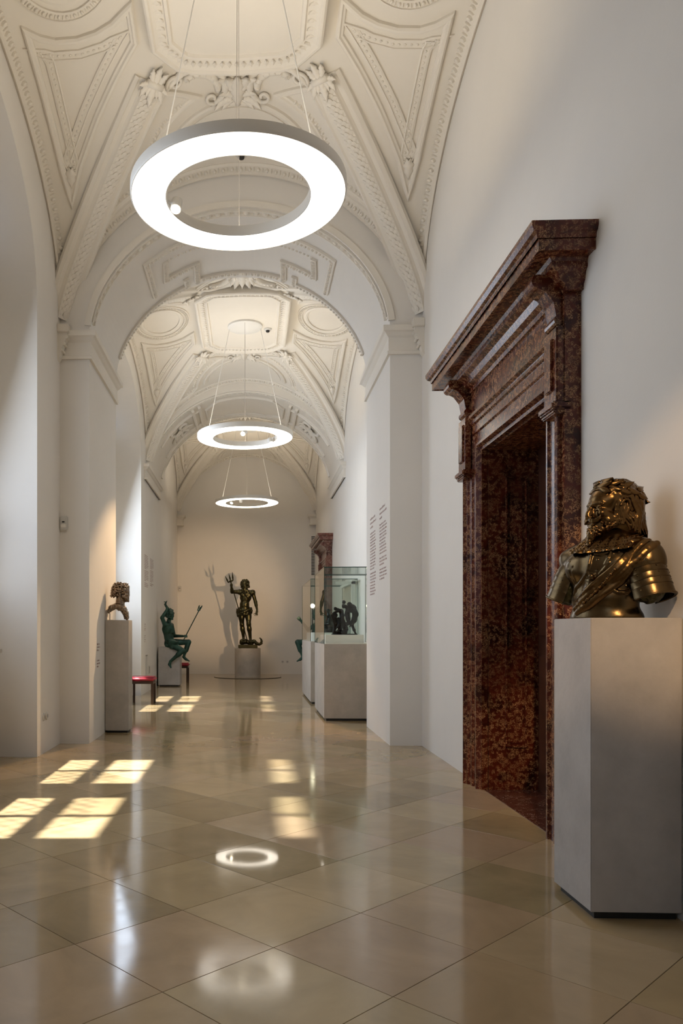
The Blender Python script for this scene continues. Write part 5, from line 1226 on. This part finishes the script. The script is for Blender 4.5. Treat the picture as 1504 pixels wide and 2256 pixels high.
# accent spotlight whose glow shows through the glass
t = thing('spotlight', 'small glaring spotlight glowing behind the second glass case', 'spotlight', (1.30, 16.5, 0))
sp_ = Vector(at(688, 1335, 16.5)); aim = (Vector((-.35, 21.8, 1.95))-sp_).normalized()
MB().lathe((sp_.x, sp_.y, 0), [(0, 0), (.12, 0), (.12, .015), (.01, .02), (.01, sp_.z-.05), (0, sp_.z-.05)], 24).make('stand', 'black_metal', t)
MB().tube([sp_-aim*.03, sp_+aim*.05], .035, 16).make('lamp_head', 'black_metal', t); MB().ball(sp_+Vector((0, -.03, .0)), .045, 16, 12).make('lamp_glow', 'bulb', t, True)
light('spot_statue', 'SPOT', sp_+aim*.08, (-.45, 21.8, 2.25), 330, WARM, spot_size=.72, spot_blend=.8, shadow_soft_size=.015)
light('spot_floor', 'SPOT', (1.25, 10.95, 1.0), (1.1, 11.6, 0), 6, WARM, spot_size=1.2, spot_blend=.9, shadow_soft_size=.02) if False else None
# ================================================================== SMALL WALL FIXTURES AND LETTERING
def detector(x, y, z, face, label, sc=1.0):
    t = thing('motion_detector', label, 'detector', (x, y, z)); a, b, c = .055*sc, .05*sc, .105*sc
    fx, fy = face; V = MB(); V.box(x-a if fx == 0 else x, x+a if fx == 0 else x+fx*b, y-a if fy == 0 else y+fy*b if fy < 0 else y, y+a if fy == 0 else y, z-c, z+c, .01) if False else None
    x0, x1 = sorted((x, x+(fx*b if fx else 2*a))); y0, y1 = sorted((y, y+(fy*b if fy else 2*a)))
    MB().box(x0, x1, y0, y1, z-c, z+c, .012).make('housing', 'plastic', t)
    MB().box(x0+.012, x1-.012, y0-.006, y0+.01, z-c+.03, z-.01, .006).make('lens', 'lamp_body', t); MB().box(x0+.03, x1-.03, y0-.008, y0, z+.005, z+.02).make('slot', 'dark', t)
detector(-2.185, P0, 2.53, (0, -1), 'small white motion detector in the corner beside the left pier', .8)
detector(-2.16, 23.3, 2.55, (0, -1), 'tiny motion detector in the left corner of the end wall', .8)
def socket(x, y, z, axis, label, grp=None):
    t = thing('wall_socket', label, 'socket', (x, y, z), grp)
    if axis == 'x': MB().lathe((0, 0, 0), [(0, .014), (.03, .014), (.042, .010), (.042, 0)], 24).make('cover', 'plastic', t); ob = t.children[0]; ob.matrix_parent_inverse = Matrix(); ob.rotation_euler = (0, PI/2, 0); MB().lathe((0, 0, 0), [(0, .0145), (.02, .0145)], 16).make('recess', 'grey_metal', t); ob = t.children[-1]; ob.matrix_parent_inverse = Matrix(); ob.rotation_euler = (0, PI/2, 0); ob.location = (.002, 0, 0)
    else: MB().lathe((0, 0, 0), [(0, .012), (.035, .012), (.042, .008), (.042, 0)], 20).make('cover', 'plastic', t); ob = t.children[0]; ob.matrix_parent_inverse = Matrix(); ob.rotation_euler = (PI/2, 0, 0); MB().lathe((0, 0, 0), [(0, .0125), (.022, .0125)], 16).make('recess', 'grey_metal', t); ob = t.children[-1]; ob.matrix_parent_inverse = Matrix(); ob.rotation_euler = (PI/2, 0, 0); ob.location = (0, -.002, 0)
socket(XL, 8.18, .385, 'x', 'round white wall socket near the floor left of the left pier, nearer of the pair'); socket(XL, 8.29, .385, 'x', 'round white wall socket near the floor left of the left pier, farther of the pair')
socket(.95, 23.3, .37, 'y', 'left round wall socket low on the end wall'); socket(1.09, 23.3, .37, 'y', 'right round wall socket low on the end wall')
t = thing('wall_box', 'slim grey service panel low on the left wall behind the first stool', 'panel', (XL, 16.3, .5)); MB().box(XL, XL+.012, 16.2, 16.42, .34, .78, .002).make('panel', 'plastic', t); MB().box(XL, XL+.02, 16.2, 16.42, .765, .785).make('hood', 'grey_metal', t)
t = thing('wall_box', 'small framed outlet plate beside the slim service panel on the left wall', 'panel', (XL, 16.75, .45)); MB().box(XL, XL+.01, 16.68, 16.85, .36, .54, .002).make('plate', 'plastic', t); MB().box(XL, XL+.014, 16.70, 16.83, .38, .52).make('frame', 'grey_metal', t)
def text_block(axis_x, y0, wid, ztop, lines, lh, label, grp, face):
    """rows of small vinyl words on a wall in the YZ plane; y0 = start, running towards the viewer for face=-1"""
    mb = MB()
    for (row, frac, bold) in lines:
        z = ztop-row*lh; u = 0; L = wid*frac
        while u < L-.01:
            wl = min(random.uniform(.03, .11), L-u); v = u
            while v < u+wl-.006:
                hh = lh*(.40 if random.random() < .7 else .58)*(1.25 if bold else 1); st_ = .006*(1.5 if bold else 1); ya = y0+face*v; yb = y0+face*(v+st_)
                mb.box(axis_x-.0006, axis_x+.0006, min(ya, yb), max(ya, yb), z, z+hh); 
                if random.random() < .6: yc_ = y0+face*(v+st_*2.0); zz = z+random.choice((0, hh*.5, hh*.8)); mb.box(axis_x-.0006, axis_x+.0006, min(ya, yc_), max(ya, yc_), zz, zz+lh*.10)
                v += st_*2.1
            u += wl+.02
    o = tag(mb.make('wall_text', 'lettering', None, False, False), label, 'lettering', grp); return o
random.seed(9)
def para(n_, last=.5): return [random.uniform(.82, 1.0) for _ in range(n_-1)]+[last]
def rows(spec):
    out = []; r = 0
    for kind, arr in spec:
        for a in arr: out.append((r, a, kind == 'b')); r += 1.45 if kind == 'b' else 1
        r += .55
    return out
text_block(1.569, 10.34, .48, 2.74, rows((('b', [.85, 1.0, .5]), ('n', para(13, .7)), ('n', para(8, .75)))), .0385, 'left column of small reddish wall text on the right pier', 'wall text columns', -1)
text_block(1.569, 9.60, .52, 2.76, rows((('b', [.75, .98, .4]), ('n', para(10, .95)), ('n', para(3, .6)), ('n', para(4, .65)))), .0385, 'right column of small reddish wall text on the right pier', 'wall text columns', -1)
text_block(XL+.001, 16.05, .62, 2.86, rows((('n', para(9, .5)), ('n', para(7, .4)), ('n', para(3, .8)))), .034, 'left column of tiny wall text high on the left wall behind the first bust', 'wall text columns', 1)
text_block(XL+.001, 16.95, .62, 2.86, rows((('n', para(7, .6)), ('n', para(8, .5)), ('n', para(2, .6)))), .034, 'right column of tiny wall text high on the left wall behind the first bust', 'wall text columns', 1)
text_block(-1.849, 9.33, .20, 1.125, [(0, .8, 0), (1, 1, 0), (2, .6, 0), (5.5, .8, 0), (6.5, 1, 0), (7.5, .6, 0)], .036, 'tiny two-part caption on the left pier beside the tall pedestal', None, 1)
text_block(XL+.001, 16.05, .16, 1.42, [(0, 1, 0), (1, .6, 0), (2.2, .9, 0), (3, .7, 0), (6, .9, 0), (7, .6, 0), (8, .9, 0), (9, .6, 0)], .04, 'tiny caption low on the left wall above the first stool', None, 1)
t = thing('ventilation_grille', 'tall narrow black slotted grille on the end wall beside the distant marble door', 'grille', (1.84, 23.3, 2.95)); g = MB()
for k in range(26): g.box(1.80, 1.90, 23.285, 23.30, 2.95+k*.045, 2.972+k*.045)
o = g.make('slats', 'dark', t); o['kind'] = 'stuff'
